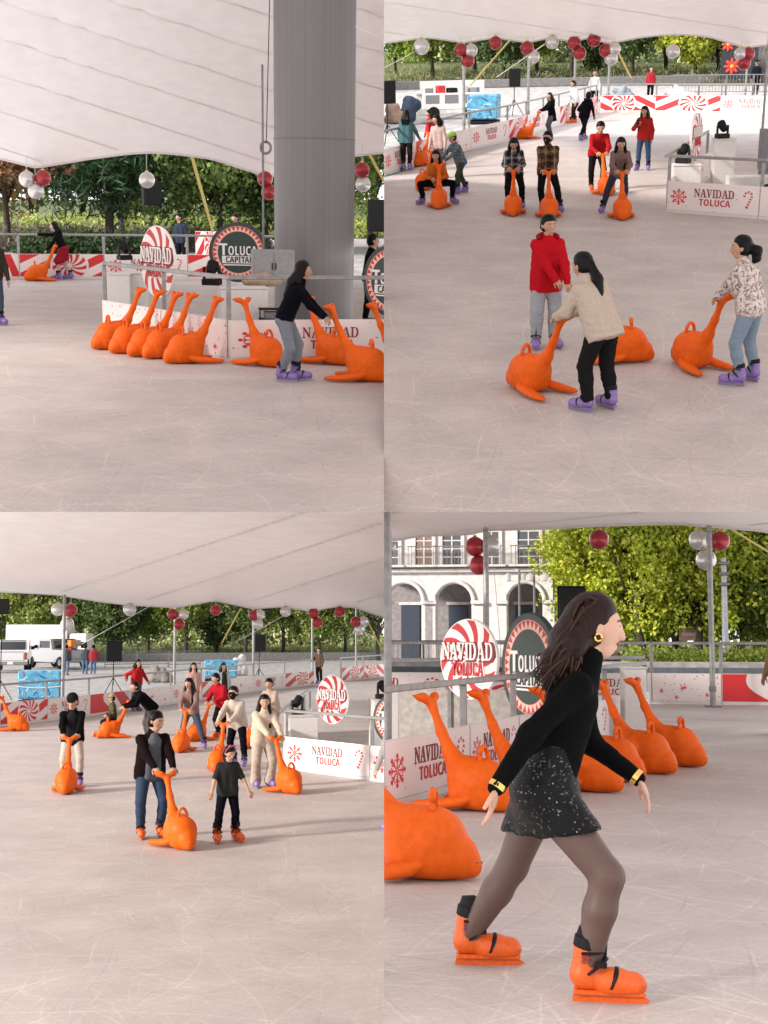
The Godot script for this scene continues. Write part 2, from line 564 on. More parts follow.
func ice_material() -> StandardMaterial3D:
	if M.has("ice"): return M.ice
	# scraped ice: cloudy body, long pale skate cuts and short chips, tiled every 9 m, over a coarser cloud at another scale
	var n := 1024
	var im := Image.create(n, n, false, Image.FORMAT_RGB8)
	var fn := FastNoiseLite.new(); fn.frequency = 0.006; fn.fractal_octaves = 5
	var w := PackedFloat32Array(); w.resize(n * n)
	for y in range(0, n, 2):
		for x in range(0, n, 2):
			var s := fn.get_noise_2d(absf(x - 512.0), absf(y - 512.0)) * 0.06 + 0.86
			w[y * n + x] = s; w[y * n + x + 1] = s; w[(y + 1) * n + x] = s; w[(y + 1) * n + x + 1] = s
	rng.seed = 77
	for k in 11000:
		var p := Vector2(rng.randf() * n, rng.randf() * n)
		var a := rng.randf() * TAU
		var turn := rng.randf_range(-0.004, 0.004)
		var ln := rng.randi_range(14, 90) if k % 6 else rng.randi_range(80, 360)
		var br := rng.randf_range(-0.04, 0.06) * (0.4 + rng.randf())
		for q in ln:
			a += turn
			p += Vector2(cos(a), sin(a))
			var i := posmod(int(p.y), n) * n + posmod(int(p.x), n)
			var f := br * (1.0 - absf(2.0 * q / ln - 1.0))
			w[i] += f
			if k % 3 == 0: w[(i + 1) % (n * n)] += f * 0.7; w[(i + n) % (n * n)] += f * 0.7
	for y in n:
		for x in n:
			var s := clampf(w[y * n + x] + rng.randf_range(-0.03, 0.03), 0.0, 1.0)
			im.set_pixel(x, y, Color(s, s, s))
	var m := mat("ice", Color(0.665, 0.595, 0.565), 0.36)
	m.metallic_specular = 0.35
	m.albedo_texture = ImageTexture.create_from_image(im)
	m.uv1_scale = Vector3(1.0 / 9.0, 1.0 / 9.0, 1)
	var nt := NoiseTexture2D.new(); nt.width = 512; nt.height = 512; nt.seamless = true
	var f2 := FastNoiseLite.new(); f2.frequency = 0.012; f2.fractal_octaves = 4; f2.seed = 9; nt.noise = f2
	var gr := Gradient.new(); gr.set_color(0, Color(0.97, 0.96, 0.957)); gr.set_color(1, Color(1, 1, 1)); nt.color_ramp = gr
	m.detail_enabled = true; m.detail_albedo = nt; m.detail_blend_mode = BaseMaterial3D.BLEND_MODE_MUL; m.detail_uv_layer = BaseMaterial3D.DETAIL_UV_1
	var rt := NoiseTexture2D.new(); rt.width = 256; rt.height = 256; rt.seamless = true; rt.noise = f2
	var g2 := Gradient.new(); g2.set_color(0, Color(0.54, 0.54, 0.54)); g2.set_color(1, Color(0.66, 0.66, 0.66)); rt.color_ramp = g2
	m.roughness = 1.0; m.roughness_texture = rt
	return m


# ---- the orange skating aid --------------------------------------------------------------------------------------------------------
var aid: Node3D

func make_aid() -> Node3D:
	var o := Node3D.new(); o.name = "skating_aid"; o.set_meta("base_name", "dolphin_skating_aid")
	describe(o, "orange dolphin skating aid", "skating aid", "orange dolphin skating aids on the ice")
	var b := [
		[Vector3(0, 0.255, -0.07), 0.195, Vector3(0, 0.24, 0.08), 0.19], [Vector3(0, 0.22, 0.07), 0.185, Vector3(0, 0.145, 0.22), 0.125], [Vector3(0, 0.105, 0.20), 0.10, Vector3(0, 0.085, 0.295), 0.072],
		[Vector3(0.06, 0.14, -0.09), 0.13, Vector3(0.05, 0.125, 0.11), 0.12], [Vector3(-0.06, 0.14, -0.09), 0.13, Vector3(-0.05, 0.125, 0.11), 0.12],
		[Vector3(0, 0.29, -0.13), 0.13, Vector3(0, 0.45, -0.26), 0.07], [Vector3(0, 0.45, -0.26), 0.062, Vector3(0, 0.64, -0.36), 0.042], [Vector3(0, 0.64, -0.36), 0.042, Vector3(0, 0.83, -0.44), 0.033],
		[Vector3(0, 0.83, -0.44), 0.033, Vector3(0, 0.885, -0.465), 0.030],
		[Vector3(0.008, 0.875, -0.46), 0.030, Vector3(0.085, 0.930, -0.485), 0.031], [Vector3(0.085, 0.930, -0.485), 0.029, Vector3(0.185, 0.945, -0.53), 0.010], [Vector3(0.05, 0.905, -0.485), 0.022, Vector3(0.12, 0.925, -0.525), 0.018],
		[Vector3(-0.008, 0.875, -0.46), 0.030, Vector3(-0.085, 0.930, -0.485), 0.031], [Vector3(-0.085, 0.930, -0.485), 0.029, Vector3(-0.185, 0.945, -0.53), 0.010], [Vector3(-0.05, 0.905, -0.485), 0.022, Vector3(-0.12, 0.925, -0.525), 0.018]]
	var og: Material = M.orange_plastic
	part(o, "body", skin(Shape.new(), b, 0.012, 0.04, 0.0, 0.008).mesh(), og)
	for s in [1.0, -1.0]:
		var fl := Shape.new()
		fl.tube([Vector3(s * 0.10, 0.12, 0.03), Vector3(s * 0.165, 0.085, -0.06), Vector3(s * 0.205, 0.06, -0.20), Vector3(s * 0.235, 0.05, -0.34), Vector3(s * 0.25, 0.046, -0.45), Vector3(s * 0.255, 0.045, -0.49)], [0.06, 0.085, 0.075, 0.062, 0.045, 0.02], 14, 0.62)
		part(o, "flipper", fl.mesh(), og)
	var hp := []
	for k in 11:
		var t := PI * k / 10.0
		hp.append(Vector3(cos(t) * 0.062, 0.42 + sin(t) * 0.11, 0.075 - 0.01 * sin(t)))
	part(o, "grab_handle", Shape.new().tube(hp, [0.024], 10, 0.8).mesh(), og)
	for s in [1.0, -1.0]: part(o, "eye", Shape.new().ball(Vector3(s * 0.128, 0.275, 0.185), Vector3(0.014, 0.017, 0.016), Basis(), 6, 8).mesh(), M.rubber)
	part(o, "mouth", Shape.new().tube([Vector3(-0.085, 0.15, 0.285), Vector3(-0.05, 0.115, 0.345), Vector3(0, 0.108, 0.366), Vector3(0.05, 0.115, 0.345), Vector3(0.085, 0.15, 0.285)], [0.005], 6).mesh(), mat("groove", Color(0.30, 0.045, 0.006), 0.6))
	return o


func dolphin(px: float, py: float, yaw: float, label: String, sc := 1.0) -> Node3D:
	return copy_of(aid, label, pose(G(px, py), yaw, sc))


# ---- skates -----------------------------------------------------------------------------------------------------------------------
var skates := {}

func make_skate(col: Color, holder: Color) -> MeshInstance3D:
	var sh := Shape.new(); sh.tint = col
	skin(sh, [[Vector3(0, 0.105, -0.075), 0.05, Vector3(0, 0.088, 0.06), 0.046], [Vector3(0, 0.088, 0.06), 0.046, Vector3(0, 0.082, 0.135), 0.042], [Vector3(0.018, 0.075, 0.02), 0.035, Vector3(0.014, 0.07, 0.14), 0.032],
		[Vector3(-0.018, 0.075, 0.02), 0.035, Vector3(-0.014, 0.07, 0.14), 0.032], [Vector3(0, 0.11, -0.07), 0.052, Vector3(0, 0.245, -0.050), 0.060, Vector3(0, 0.245, 0), Vector3.UP]], 0.012, 0.03)
	sh.tint = col
	sh.box(Vector3(0, 0.042, 0.03), Vector3(0.072, 0.022, 0.29), Basis(), 0.006)
	var o := MeshInstance3D.new(); o.name = "ice_skate"; o.mesh = sh.mesh(); o.material_override = M.plastic
	var cuff := Shape.new().lathe([Vector2(0.044, 0.20), Vector2(0.063, 0.222), Vector2(0.062, 0.262), Vector2(0.052, 0.268), Vector2(0.043, 0.25)], 16, Transform3D(Basis(Vector3.RIGHT, 0.16), Vector3(0, 0.0, -0.087)))
	part(o, "cuff", cuff.mesh(), M.rubber)
	part(o, "tongue", Shape.new().bar(Vector3(0, 0.15, 0.0), Vector3(0, 0.262, 0.008), 0.04, 0.016, 0.006, Vector3.RIGHT).mesh(), M.rubber)
	for z in [[Vector3(0, 0.205, -0.056), Vector3(0, 0, 1), 0.062, 0.064], [Vector3(0, 0.135, -0.035), Vector3(0, 0.6, 0.8), 0.058, 0.068], [Vector3(0, 0.085, 0.045), Vector3(0, 0.95, 0.3), 0.056, 0.056]]:
		var loop := []
		for k in 13:
			var t := -0.35 + (PI + 0.7) * k / 12.0
			loop.append(z[0] + Vector3(cos(t) * z[2], 0, 0) + z[1] * sin(t) * z[3])
		part(o, "strap", Shape.new().tube(loop, [0.012], 6, 0.5).mesh(), M.black)
	part(o, "buckle", Shape.new().box(Vector3(-0.055, 0.16, 0.0), Vector3(0.014, 0.026, 0.045), Basis(), 0.004).mesh(), M.black)
	var bl := Shape.new(); bl.tint = holder
	bl.prism(PackedVector2Array([Vector2(-0.115, 0.032), Vector2(-0.12, 0.004), Vector2(-0.105, 0.0), Vector2(0.17, 0.0), Vector2(0.195, 0.012), Vector2(0.185, 0.020), Vector2(0.15, 0.032)]), -0.006, 0.006, Transform3D(Basis(Vector3(0, 0, 1), Vector3.UP, Vector3(-1, 0, 0)), Vector3.ZERO))
	part(o, "blade", bl.mesh(), M.plastic if holder != Color.WHITE else M.blade)
	return o


# ---- people -----------------------------------------------------------------------------------------------------------------------
func elbow(a: Vector3, b: Vector3, l1: float, l2: float, pole: Vector3) -> Array:       # [joint, end] of a two-bone limb
	var d := b - a
	var L := minf(d.length(), (l1 + l2) * 0.995)
	var e := d.normalized()
	var x := (l1 * l1 - l2 * l2 + L * L) / (2.0 * L)
	var y := sqrt(maxf(0.0, l1 * l1 - x * x))
	var q := (pole - e * pole.dot(e)).normalized()
	return [a + e * x + q * y, a + e * L]


func hand(sh: Shape, w: Vector3, dir: Vector3, palm: Vector3, side: float, curl: float, s: float) -> void:
	# palm, four unequal fingers bent at two knuckles and a thumb from the side of the palm; palm: the way the palm faces
	var d := dir.normalized()
	var n := (palm - d * palm.dot(d)).normalized()
	var x := d.cross(n) * side                       # towards the thumb
	var bs := Basis(x, d, x.cross(d))
	sh.ball(w + d * 0.045 * s, Vector3(0.041, 0.055, 0.017) * s, bs, 6, 10)
	var len := [0.070, 0.078, 0.072, 0.056]
	for k in 4:
		var o := w + (d * 0.080 + x * (0.027 - 0.018 * k)) * s
		var pts := [o - d * 0.02 * s, o]
		var dd := d
		var at := o
		for q in 3:
			dd = dd.rotated(x * side, 0.0) if false else (dd * cos(curl * 0.55) + n * sin(curl * 0.55) * 1.0).normalized() if q == 0 else (dd + n * curl * 0.55).normalized()
			at += dd * float(len[k]) * [0.44, 0.32, 0.24][q] * s
			pts.append(at)
		sh.tube(pts, [0.0095 * s, 0.010 * s, 0.0092 * s, 0.0082 * s, 0.006 * s], 6)
	var t := w + (d * 0.022 + x * 0.030) * s
	sh.tube([t - x * 0.012 * s, t + (x * 0.022 + d * 0.022 + n * 0.008) * s, t + (x * 0.030 + d * 0.048 + n * (0.014 + 0.01 * curl)) * s, t + (x * 0.030 + d * 0.068 + n * (0.02 + 0.02 * curl)) * s], [0.014 * s, 0.0125 * s, 0.0105 * s, 0.007 * s], 6)


func person(label: String, at: Vector3, yaw: float, q: Dictionary) -> Node3D:
	var h: float = q.get("h", 1.64)
	var cell: float = q.get("cell", 0.021)
	var o := thing("person", label, "person", pose(at, yaw), q.get("group", ""))
	var lift := 0.055 if q.get("skates", "purple") != "" else 0.0
	var lean := deg_to_rad(q.get("lean", 0.0))
	var tilt := deg_to_rad(q.get("side", 0.0))
	var twist := deg_to_rad(q.get("twist", 0.0))
	var feet: Array = q.get("feet", [[0.10, 0.0, 8.0], [-0.10, 0.0, -8.0]])
	var hip: Vector3 = q.get("hip", Vector3(0, 0.0, 0))                 # offset of the pelvis from standing upright
	var P := Vector3(hip.x, 0.525 * h + lift + hip.y, hip.z)
	var tb := Basis(Vector3.UP, twist) * Basis(Vector3.RIGHT, lean) * Basis(Vector3.BACK, -tilt)
	var U := tb.y; var X := tb.x; var Z := tb.z
	var C: Vector3 = P + U * 0.22 * h + Z * q.get("hunch", 0.0) * -0.03
	var N := P + U * 0.315 * h
	var wide: float = q.get("wide", 1.0)
	var hy: Array = q.get("head", [0.0, 0.0])
	var hb := Basis(Vector3.UP, twist + deg_to_rad(hy[0])) * Basis(Vector3.RIGHT, deg_to_rad(hy[1]) + lean * q.get("neck_follow", 0.35))
	var H := N + (U * 0.035 + hb.y * 0.065 + hb.z * 0.012) * h
	var col_skin: Color = q.get("skin", Color(0.42, 0.24, 0.16))
	# joints
	var leg := []; var arm := []
	for k in 2:
		var s := 1.0 if k == 0 else -1.0
		var ft: Array = feet[k]
		var fb := Basis(Vector3.UP, deg_to_rad(ft[2])) * Basis(Vector3.RIGHT, deg_to_rad(ft[4] if ft.size() > 4 else 0.0))
		var fp := Vector3(ft[0], ft[3] if ft.size() > 3 else 0.0, ft[1])
		var ank := fp + fb * Vector3(0, 0.06 + lift, -0.065)
		var hj := P + tb * Vector3(s * 0.052 * h, -0.01 * h, 0)
		var kn := elbow(hj, ank, 0.245 * h, 0.232 * h, fb.z + Vector3(s * 0.25, 0.1, 0))
		leg.append([hj, kn[0], kn[1], fp, fb])
		var sj := P + U * 0.264 * h + X * s * 0.093 * h * wide
		var hs: Array = q.get("hands", [null, null])
		var tgt: Vector3 = hs[k] if hs[k] != null else sj + Vector3(s * 0.05 * h, -0.31 * h, 0.05 * h)
		var pl: Vector3 = q.get("elbow", Vector3(0.5, -0.4, -0.6)); pl.x *= s
		var el := elbow(sj, tgt, 0.172 * h, 0.152 * h, pl)
		arm.append([sj, el[0], el[1]])
	# body: one continuous skin
	var slim := 0.9
	var bb := []
	for s in [1.0, -1.0]:
		bb.append([P + X * 0.042 * h * s, 0.062 * h * slim, C + X * 0.04 * h * s, 0.058 * h * slim])
	for a in arm:
		bb.append([C + U * 0.015 * h, 0.045 * h, a[0], 0.030 * h])
		bb.append([a[0], 0.030 * h, a[1], 0.024 * h]); bb.append([a[1], 0.0235 * h, a[2], 0.0165 * h])
	for l in leg:
		bb.append([l[0], 0.052 * h, l[1], 0.035 * h]); bb.append([l[1], 0.034 * h, l[1].lerp(l[2], 0.4), 0.034 * h]); bb.append([l[1].lerp(l[2], 0.4), 0.034 * h, l[2], 0.023 * h])
	bb.append([C + U * 0.05 * h, 0.045 * h, H - hb.y * 0.03 * h, 0.031 * h])
	var body := Shape.new(); body.tint = col_skin
	skin(body, bb, cell * q.get("body_cell", 1.25), 0.03)
	var hc := minf(cell * 0.62, 0.011)
	var big := 1.08
	h *= big
	skin(body, [[H + hb * Vector3(0, 0.012, -0.012) * h, 0.0525 * h, H + hb * Vector3(0, 0.004, 0.004) * h, 0.050 * h], [H + hb * Vector3(0, -0.01, 0.012) * h, 0.040 * h, H + hb * Vector3(0, -0.046, 0.020) * h, 0.026 * h],
		[H + hb * Vector3(0, 0.004, 0.052) * h, 0.006 * h, H + hb * Vector3(0, -0.018, 0.060) * h, 0.0085 * h], [H + hb * Vector3(0, -0.033, 0.042) * h, 0.010 * h, H + hb * Vector3(0, -0.040, 0.042) * h, 0.010 * h],
		[H + hb * Vector3(0.05, 0.0, -0.004) * h, 0.010 * h, H + hb * Vector3(0.052, -0.014, -0.002) * h, 0.007 * h], [H + hb * Vector3(-0.05, 0.0, -0.004) * h, 0.010 * h, H + hb * Vector3(-0.052, -0.014, -0.002) * h, 0.007 * h],
		[N, 0.030 * h, H + hb * Vector3(0, -0.03, -0.01) * h, 0.031 * h]], hc, 0.018)
	h /= big
	for k in 2:
		var s := 1.0 if k == 0 else -1.0
		var a: Array = arm[k]
		var dir: Vector3 = (a[2] - a[1]).normalized()
		if q.has("hand_dir"): dir = (dir + q.hand_dir[k] * 1.5).normalized()
		var pf: Vector3 = q.get("palm", Vector3(0, -0.2, -1.0)) if q.get("hands", [null, null])[k] != null else Vector3(-s, 0, -0.2)
		hand(body, a[2] - dir * 0.005, dir, pf, s, q.get("curl", 0.8 if q.get("hands", [null, null])[k] != null else 0.45), h / 1.7)
	part(o, "body", body.mesh(), M.skin)
	h *= big
	if not q.get("faceless", false):
		for s in [1.0, -1.0]:
			var eb := Transform3D(hb, H + hb * Vector3(s * 0.0195, 0.006, 0.0448) * h)
			part(o, "eye", shared_ball("eye_white", Vector3(0.0075, 0.0045, 0.005) * h, Color(0.5, 0.47, 0.45)), M.plastic, eb)
			part(o, "iris", shared_ball("iris", Vector3(0.0042, 0.0044, 0.003) * h, Color(0.012, 0.008, 0.006)), M.plastic, eb.translated_local(Vector3(0, 0, 0.0032 * h)))
			part(o, "eyebrow", Shape.new().tube([H + hb * Vector3(s * 0.008, 0.0175, 0.0525) * h, H + hb * Vector3(s * 0.02, 0.020, 0.050) * h, H + hb * Vector3(s * 0.032, 0.016, 0.0425) * h], [0.0016 * h], 5).mesh(), mat("brow", Color(0.02, 0.013, 0.01), 0.8))
		var lips := Shape.new(); lips.tint = q.get("lips", Color(0.30, 0.10, 0.085))
		lips.ball(H + hb * Vector3(0, -0.0345, 0.0525) * h, Vector3(0.0135, 0.0048, 0.005) * h, hb, 6, 10)
		part(o, "mouth", lips.mesh(), M.plastic)
		if q.get("smile", false): part(o, "teeth", shared_ball("teeth", Vector3(0.011, 0.0028, 0.003) * h, Color(0.75, 0.72, 0.68)), M.plastic, Transform3D(hb, H + hb * Vector3(0, -0.0335, 0.0566) * h))
	h /= big
	# clothes
	var bulk: float = q.get("bulk", 0.014)
	if q.has("top"):
		var hem: float = q.get("hem", 0.10)                     # below the hip joints, metres
		var tp := Shape.new(); tp.tint = q.top if q.top.r > 0.02 else q.top * 0.5
		var bt := []
		var cp := P - U * hem
		for s in [1.0, -1.0]:
			bt.append([P + X * 0.044 * h * s * wide, 0.066 * h + bulk, C + X * 0.042 * h * s * wide, 0.060 * h + bulk])
			if hem > 0.02: bt.append([P - U * (hem + 0.05) + X * 0.044 * h * s * wide, 0.068 * h + bulk + q.get("flare", 0.0), P + X * 0.042 * h * s * wide, 0.066 * h + bulk, cp, -U])
		var sleeve: float = q.get("sleeve", 1.0)
		for a in arm:
			bt.append([C + U * 0.015 * h, 0.050 * h + bulk, a[0], 0.0295 * h + bulk * 0.55])
			bt.append([a[0], 0.0295 * h + bulk * 0.55, a[0].lerp(a[1], minf(1.0, sleeve * 1.7)), 0.0265 * h + bulk * 0.7])
			if sleeve > 0.6: bt.append([a[1], 0.0265 * h + bulk * 0.7, a[1].lerp(a[2], 0.97 * sleeve), 0.0195 * h + bulk * 0.5])
		if q.get("collar", true): bt.append([C + U * 0.06 * h, 0.046 * h + bulk, N + U * q.get("collar_up", 0.006) * h, 0.037 * h + bulk * 0.5])
		for e in q.get("extra_top", []): bt.append([P + tb * (e[0] * h), e[1] * h, P + tb * (e[2] * h), e[3] * h])
		skin(tp, bt, cell, 0.03, q.get("fold", 0.006), -9.0, q.get("fold_freq", 9.0))
		part(o, q.get("top_name", "jacket"), tp.mesh(), q.get("top_mat", M.cloth))
	if q.has("shirt"):                                          # seen between the fronts of an open jacket
		var sh2 := Shape.new(); sh2.tint = q.shirt
		var sb2 := [[C + U * 0.03 * h + Z * 0.030 * h, 0.045 * h + bulk * 0.6, N + Z * 0.008 * h, 0.036 * h]]
		for s in [1.0, -1.0]: sb2.append([P - U * 0.05 + Z * 0.040 * h + X * 0.028 * h * s, 0.050 * h + bulk * 0.6, C + U * 0.02 * h + Z * 0.032 * h + X * 0.016 * h * s, 0.046 * h + bulk * 0.6])
		skin(sh2, sb2, cell, 0.02, 0.004)
		part(o, "shirt", sh2.mesh(), M.cloth)
	if q.has("pants"):
		var pn := Shape.new(); pn.tint = q.pants if q.pants.r > 0.03 else q.pants * 0.55
		var pb: float = q.get("pants_bulk", 0.010)
		var bp := [[P + X * 0.045 * h + U * 0.03 * h, 0.060 * h + pb, P + X * 0.045 * h - U * 0.02 * h, 0.062 * h + pb], [P - X * 0.045 * h + U * 0.03 * h, 0.060 * h + pb, P - X * 0.045 * h - U * 0.02 * h, 0.062 * h + pb]]
		for l in leg:
			var low: Vector3 = l[1].lerp(l[2], q.get("pants_len", 0.93))
			bp.append([l[0], 0.056 * h + pb, l[1], 0.037 * h + pb]); bp.append([l[1], 0.036 * h + pb, l[1].lerp(low, 0.4), 0.035 * h + pb]); bp.append([l[1].lerp(low, 0.4), 0.035 * h + pb, low, 0.026 * h + pb + q.get("cuff", 0.0)])
		skin(pn, bp, cell, 0.022, q.get("fold", 0.006) * 0.8)
		part(o, "trousers", pn.mesh(), q.get("pants_mat", M.cloth))
	if q.has("skirt"):
		var sk := Shape.new(); sk.tint = q.skirt
		var sl: float = q.get("skirt_len", 0.26) * h
		var bs := []
		var mid := Vector3.ZERO
		var sc: Array = q.get("skirt_cut", [-U * sl, -U])
		for l in leg:
			var low: Vector3 = l[0].lerp(l[1], 0.85)
			mid += low * 0.5
			bs.append([l[0] + U * 0.11 * h, 0.052 * h + 0.008, l[0] + U * 0.02 * h, 0.064 * h + 0.008]); bs.append([l[0], 0.066 * h + 0.008, low, 0.052 * h + q.get("skirt_flare", 0.02), P + sc[0], sc[1]])
		bs.append([P, 0.085 * h, mid, 0.075 * h + q.get("skirt_flare", 0.02), P + sc[0], sc[1]])
		skin(sk, bs, cell, 0.05, q.get("fold", 0.006))
		part(o, "skirt", sk.mesh(), q.get("skirt_mat", M.cloth))
	# hair and headwear
	h *= big
	var hcol: Color = q.get("hair", Color(0.014, 0.010, 0.009))
	var style: String = q.get("style", "long")
	var hs2 := []
	hs2.append([H + hb * Vector3(0, 0.018, -0.019) * h, 0.0550 * h, H + hb * Vector3(0, -0.010, -0.022) * h, 0.0525 * h])
	hs2.append([H + hb * Vector3(0, 0.030, -0.006) * h, 0.048 * h, H + hb * Vector3(0, 0.026, -0.014) * h, 0.051 * h])
	for s in [1.0, -1.0]: hs2.append([H + hb * Vector3(s * 0.027, 0.014, -0.008) * h, 0.0305 * h, H + hb * Vector3(s * 0.030, -0.012, -0.022) * h, 0.0265 * h])
	var fall: Vector3 = q.get("fall", -U).normalized()
	if style == "long" or style == "side":
		var lg: float = q.get("hair_len", 0.24) * h
		for s in [1.0, -1.0, 0.0]:
			var a0 := H + hb * Vector3(s * 0.030, -0.012, -0.034) * h
			var a1 := a0 + fall * lg * 0.45 + hb * Vector3(s * 0.012, 0, -0.012) * h - Z * 0.012 * h
			hs2.append([a0, 0.036 * h, a1, 0.036 * h]); hs2.append([a1, 0.036 * h, a1 + fall * lg * 0.55, 0.020 * h])
			if s != 0.0:
				var f0 := H + hb * Vector3(s * 0.049, 0.006, -0.002) * h
				var f1 := f0 + fall * 0.10 * h + hb * Vector3(s * 0.006, 0, 0.0) * h
				hs2.append([f0, 0.014 * h, f1, 0.018 * h])
				if style == "side": hs2.append([f1, 0.022 * h, f1 + (fall + Z * 0.35).normalized() * lg * 0.75, 0.014 * h])
	elif style == "pony":
		var a0 := H + hb * Vector3(0, 0.0, -0.065) * h
		var lg: float = q.get("hair_len", 0.24) * h
		hs2.append([H + hb * Vector3(0, 0.0, -0.04) * h, 0.035 * h, a0, 0.016 * h]); hs2.append([a0, 0.017 * h, a0 + fall * lg * 0.35 - Z * 0.03 * h, 0.034 * h]); hs2.append([a0 + fall * lg * 0.35 - Z * 0.03 * h, 0.034 * h, a0 + fall * lg * 0.8 - Z * 0.02 * h, 0.028 * h]); hs2.append([a0 + fall * lg * 0.8 - Z * 0.02 * h, 0.028 * h, a0 + fall * lg, 0.012 * h])
	elif style == "bun":
		hs2.append([H + hb * Vector3(0, 0.005, -0.06) * h, 0.026 * h, H + hb * Vector3(0, -0.002, -0.078) * h, 0.024 * h])
	for e in q.get("extra_hair", []): hs2.append([H + hb * (e[0] * h), e[1] * h, H + hb * (e[2] * h), e[3] * h])
	var hr := Shape.new(); hr.tint = Color(hcol.r * 0.55, hcol.g * 0.55, hcol.b * 0.55)
	skin(hr, hs2, hc, 0.022, 0.0035, -9.0, 16.0)
	part(o, "hair", hr.mesh(), M.hair)
	if q.has("cap"):
		var cs := Shape.new(); cs.tint = q.cap
		skin(cs, [[H + hb * Vector3(0, 0.034, -0.01) * h, 0.060 * h, H + hb * Vector3(0, 0.028, -0.006) * h, 0.060 * h, H + hb * Vector3(0, 0.018, 0) * h, -hb.y]], hc, 0.01)
		var pk := part(o, "cap", cs.mesh(), M.cloth)
		var vs := Shape.new(); vs.tint = q.cap
		vs.ball(H + hb * Vector3(0, 0.022, 0.062) * h, Vector3(0.045, 0.006, 0.05) * h, hb * Basis(Vector3.RIGHT, 0.25), 6, 14)
		part(pk, "visor", vs.mesh(), M.cloth)
	if q.has("mask"):
		var ms := Shape.new(); ms.tint = q.mask
		skin(ms, [[H + hb * Vector3(0, -0.014, 0.020) * h, 0.0455 * h, H + hb * Vector3(0, -0.045, 0.024) * h, 0.034 * h]], hc, 0.01)
		part(o, "face_mask", ms.mesh(), M.cloth)
	if q.has("headband"):
		var hbp := []
		for k in 11:
			var t := PI * k / 10.0
			hbp.append(H + hb * (Vector3(cos(t) * 0.060, 0.012 + sin(t) * 0.062, 0.004) * h))
		var hs3 := Shape.new(); hs3.tint = q.headband
		hs3.tube(hbp, [0.010 * h], 8, 0.6)
		hs3.ball(H + hb * (Vector3(0.02, 0.078, 0.004) * h), Vector3(0.022, 0.014, 0.012) * h); hs3.ball(H + hb * (Vector3(-0.02, 0.078, 0.004) * h), Vector3(0.022, 0.014, 0.012) * h)
		part(o, "headband", hs3.mesh(), M.cloth)
	h /= big
	if q.has("hood"):
		var hd := Shape.new(); hd.tint = q.hood
		var hk := []
		for k in 7:
			var t := PI * (0.06 + 0.88 * k / 6.0)
			hk.append(N + tb * (Vector3(cos(t) * 0.075, 0.012 - 0.014 * sin(t), 0.03 - sin(t) * 0.085) * h))
		hd.tube(hk, [0.022 * h, 0.034 * h, 0.042 * h, 0.045 * h, 0.042 * h, 0.034 * h, 0.022 * h], 10, 0.8)
		part(o, "hood", hd.mesh(), M.cloth)
	for k in 2:
		var l: Array = leg[k]
		if q.get("skates", "purple") != "":
			var sk2: MeshInstance3D = skates[q.get("skates", "purple")].duplicate()
			o.add_child(sk2, true)
			sk2.transform = Transform3D(l[4], l[3])
		else:
			var so := Shape.new(); so.tint = q.get("shoes", Color(0.03, 0.03, 0.03))
			skin(so, [[l[3] + l[4] * Vector3(0, 0.045, -0.07), 0.042, l[3] + l[4] * Vector3(0, 0.035, 0.13), 0.036]], 0.016, 0.02, 0.0, 0.004)
			part(o, "shoe", so.mesh(), M.plastic)
	o.set_meta("joints", {"P": P, "C": C, "N": N, "H": H, "hb": hb, "tb": tb, "arm": arm, "leg": leg, "h": h})
	return o


func shared_ball(key: String, r: Vector3, col: Color) -> Mesh:
	key += "%.4f" % r.x
	if not shared.has(key):
		var s := Shape.new(); s.tint = col; s.ball(Vector3.ZERO, r, Basis(), 6, 8)
		shared[key] = s.mesh()
	return shared[key]


# ---- signs, balls, speakers, boards -------------------------------------------------------------------------------------------------
func disc(r: float, th: float) -> Mesh:
	var s := Shape.new()
	var n := 48
	for side in [1.0, -1.0]:
		var o := s.vert(Vector3(0, 0, side * th * 0.5), Vector3(0, 0, side), Vector2(0.5, 0.5))
		for k in n + 1:
			var t := TAU * k / n
			s.vert(Vector3(cos(t) * r, sin(t) * r, side * th * 0.5), Vector3(0, 0, side), Vector2(0.5 + cos(t) * 0.5, 0.5 - sin(t) * 0.5))
		for k in n: s.idx.append_array([o, o + 1 + k, o + 2 + k])
	return s.mesh()


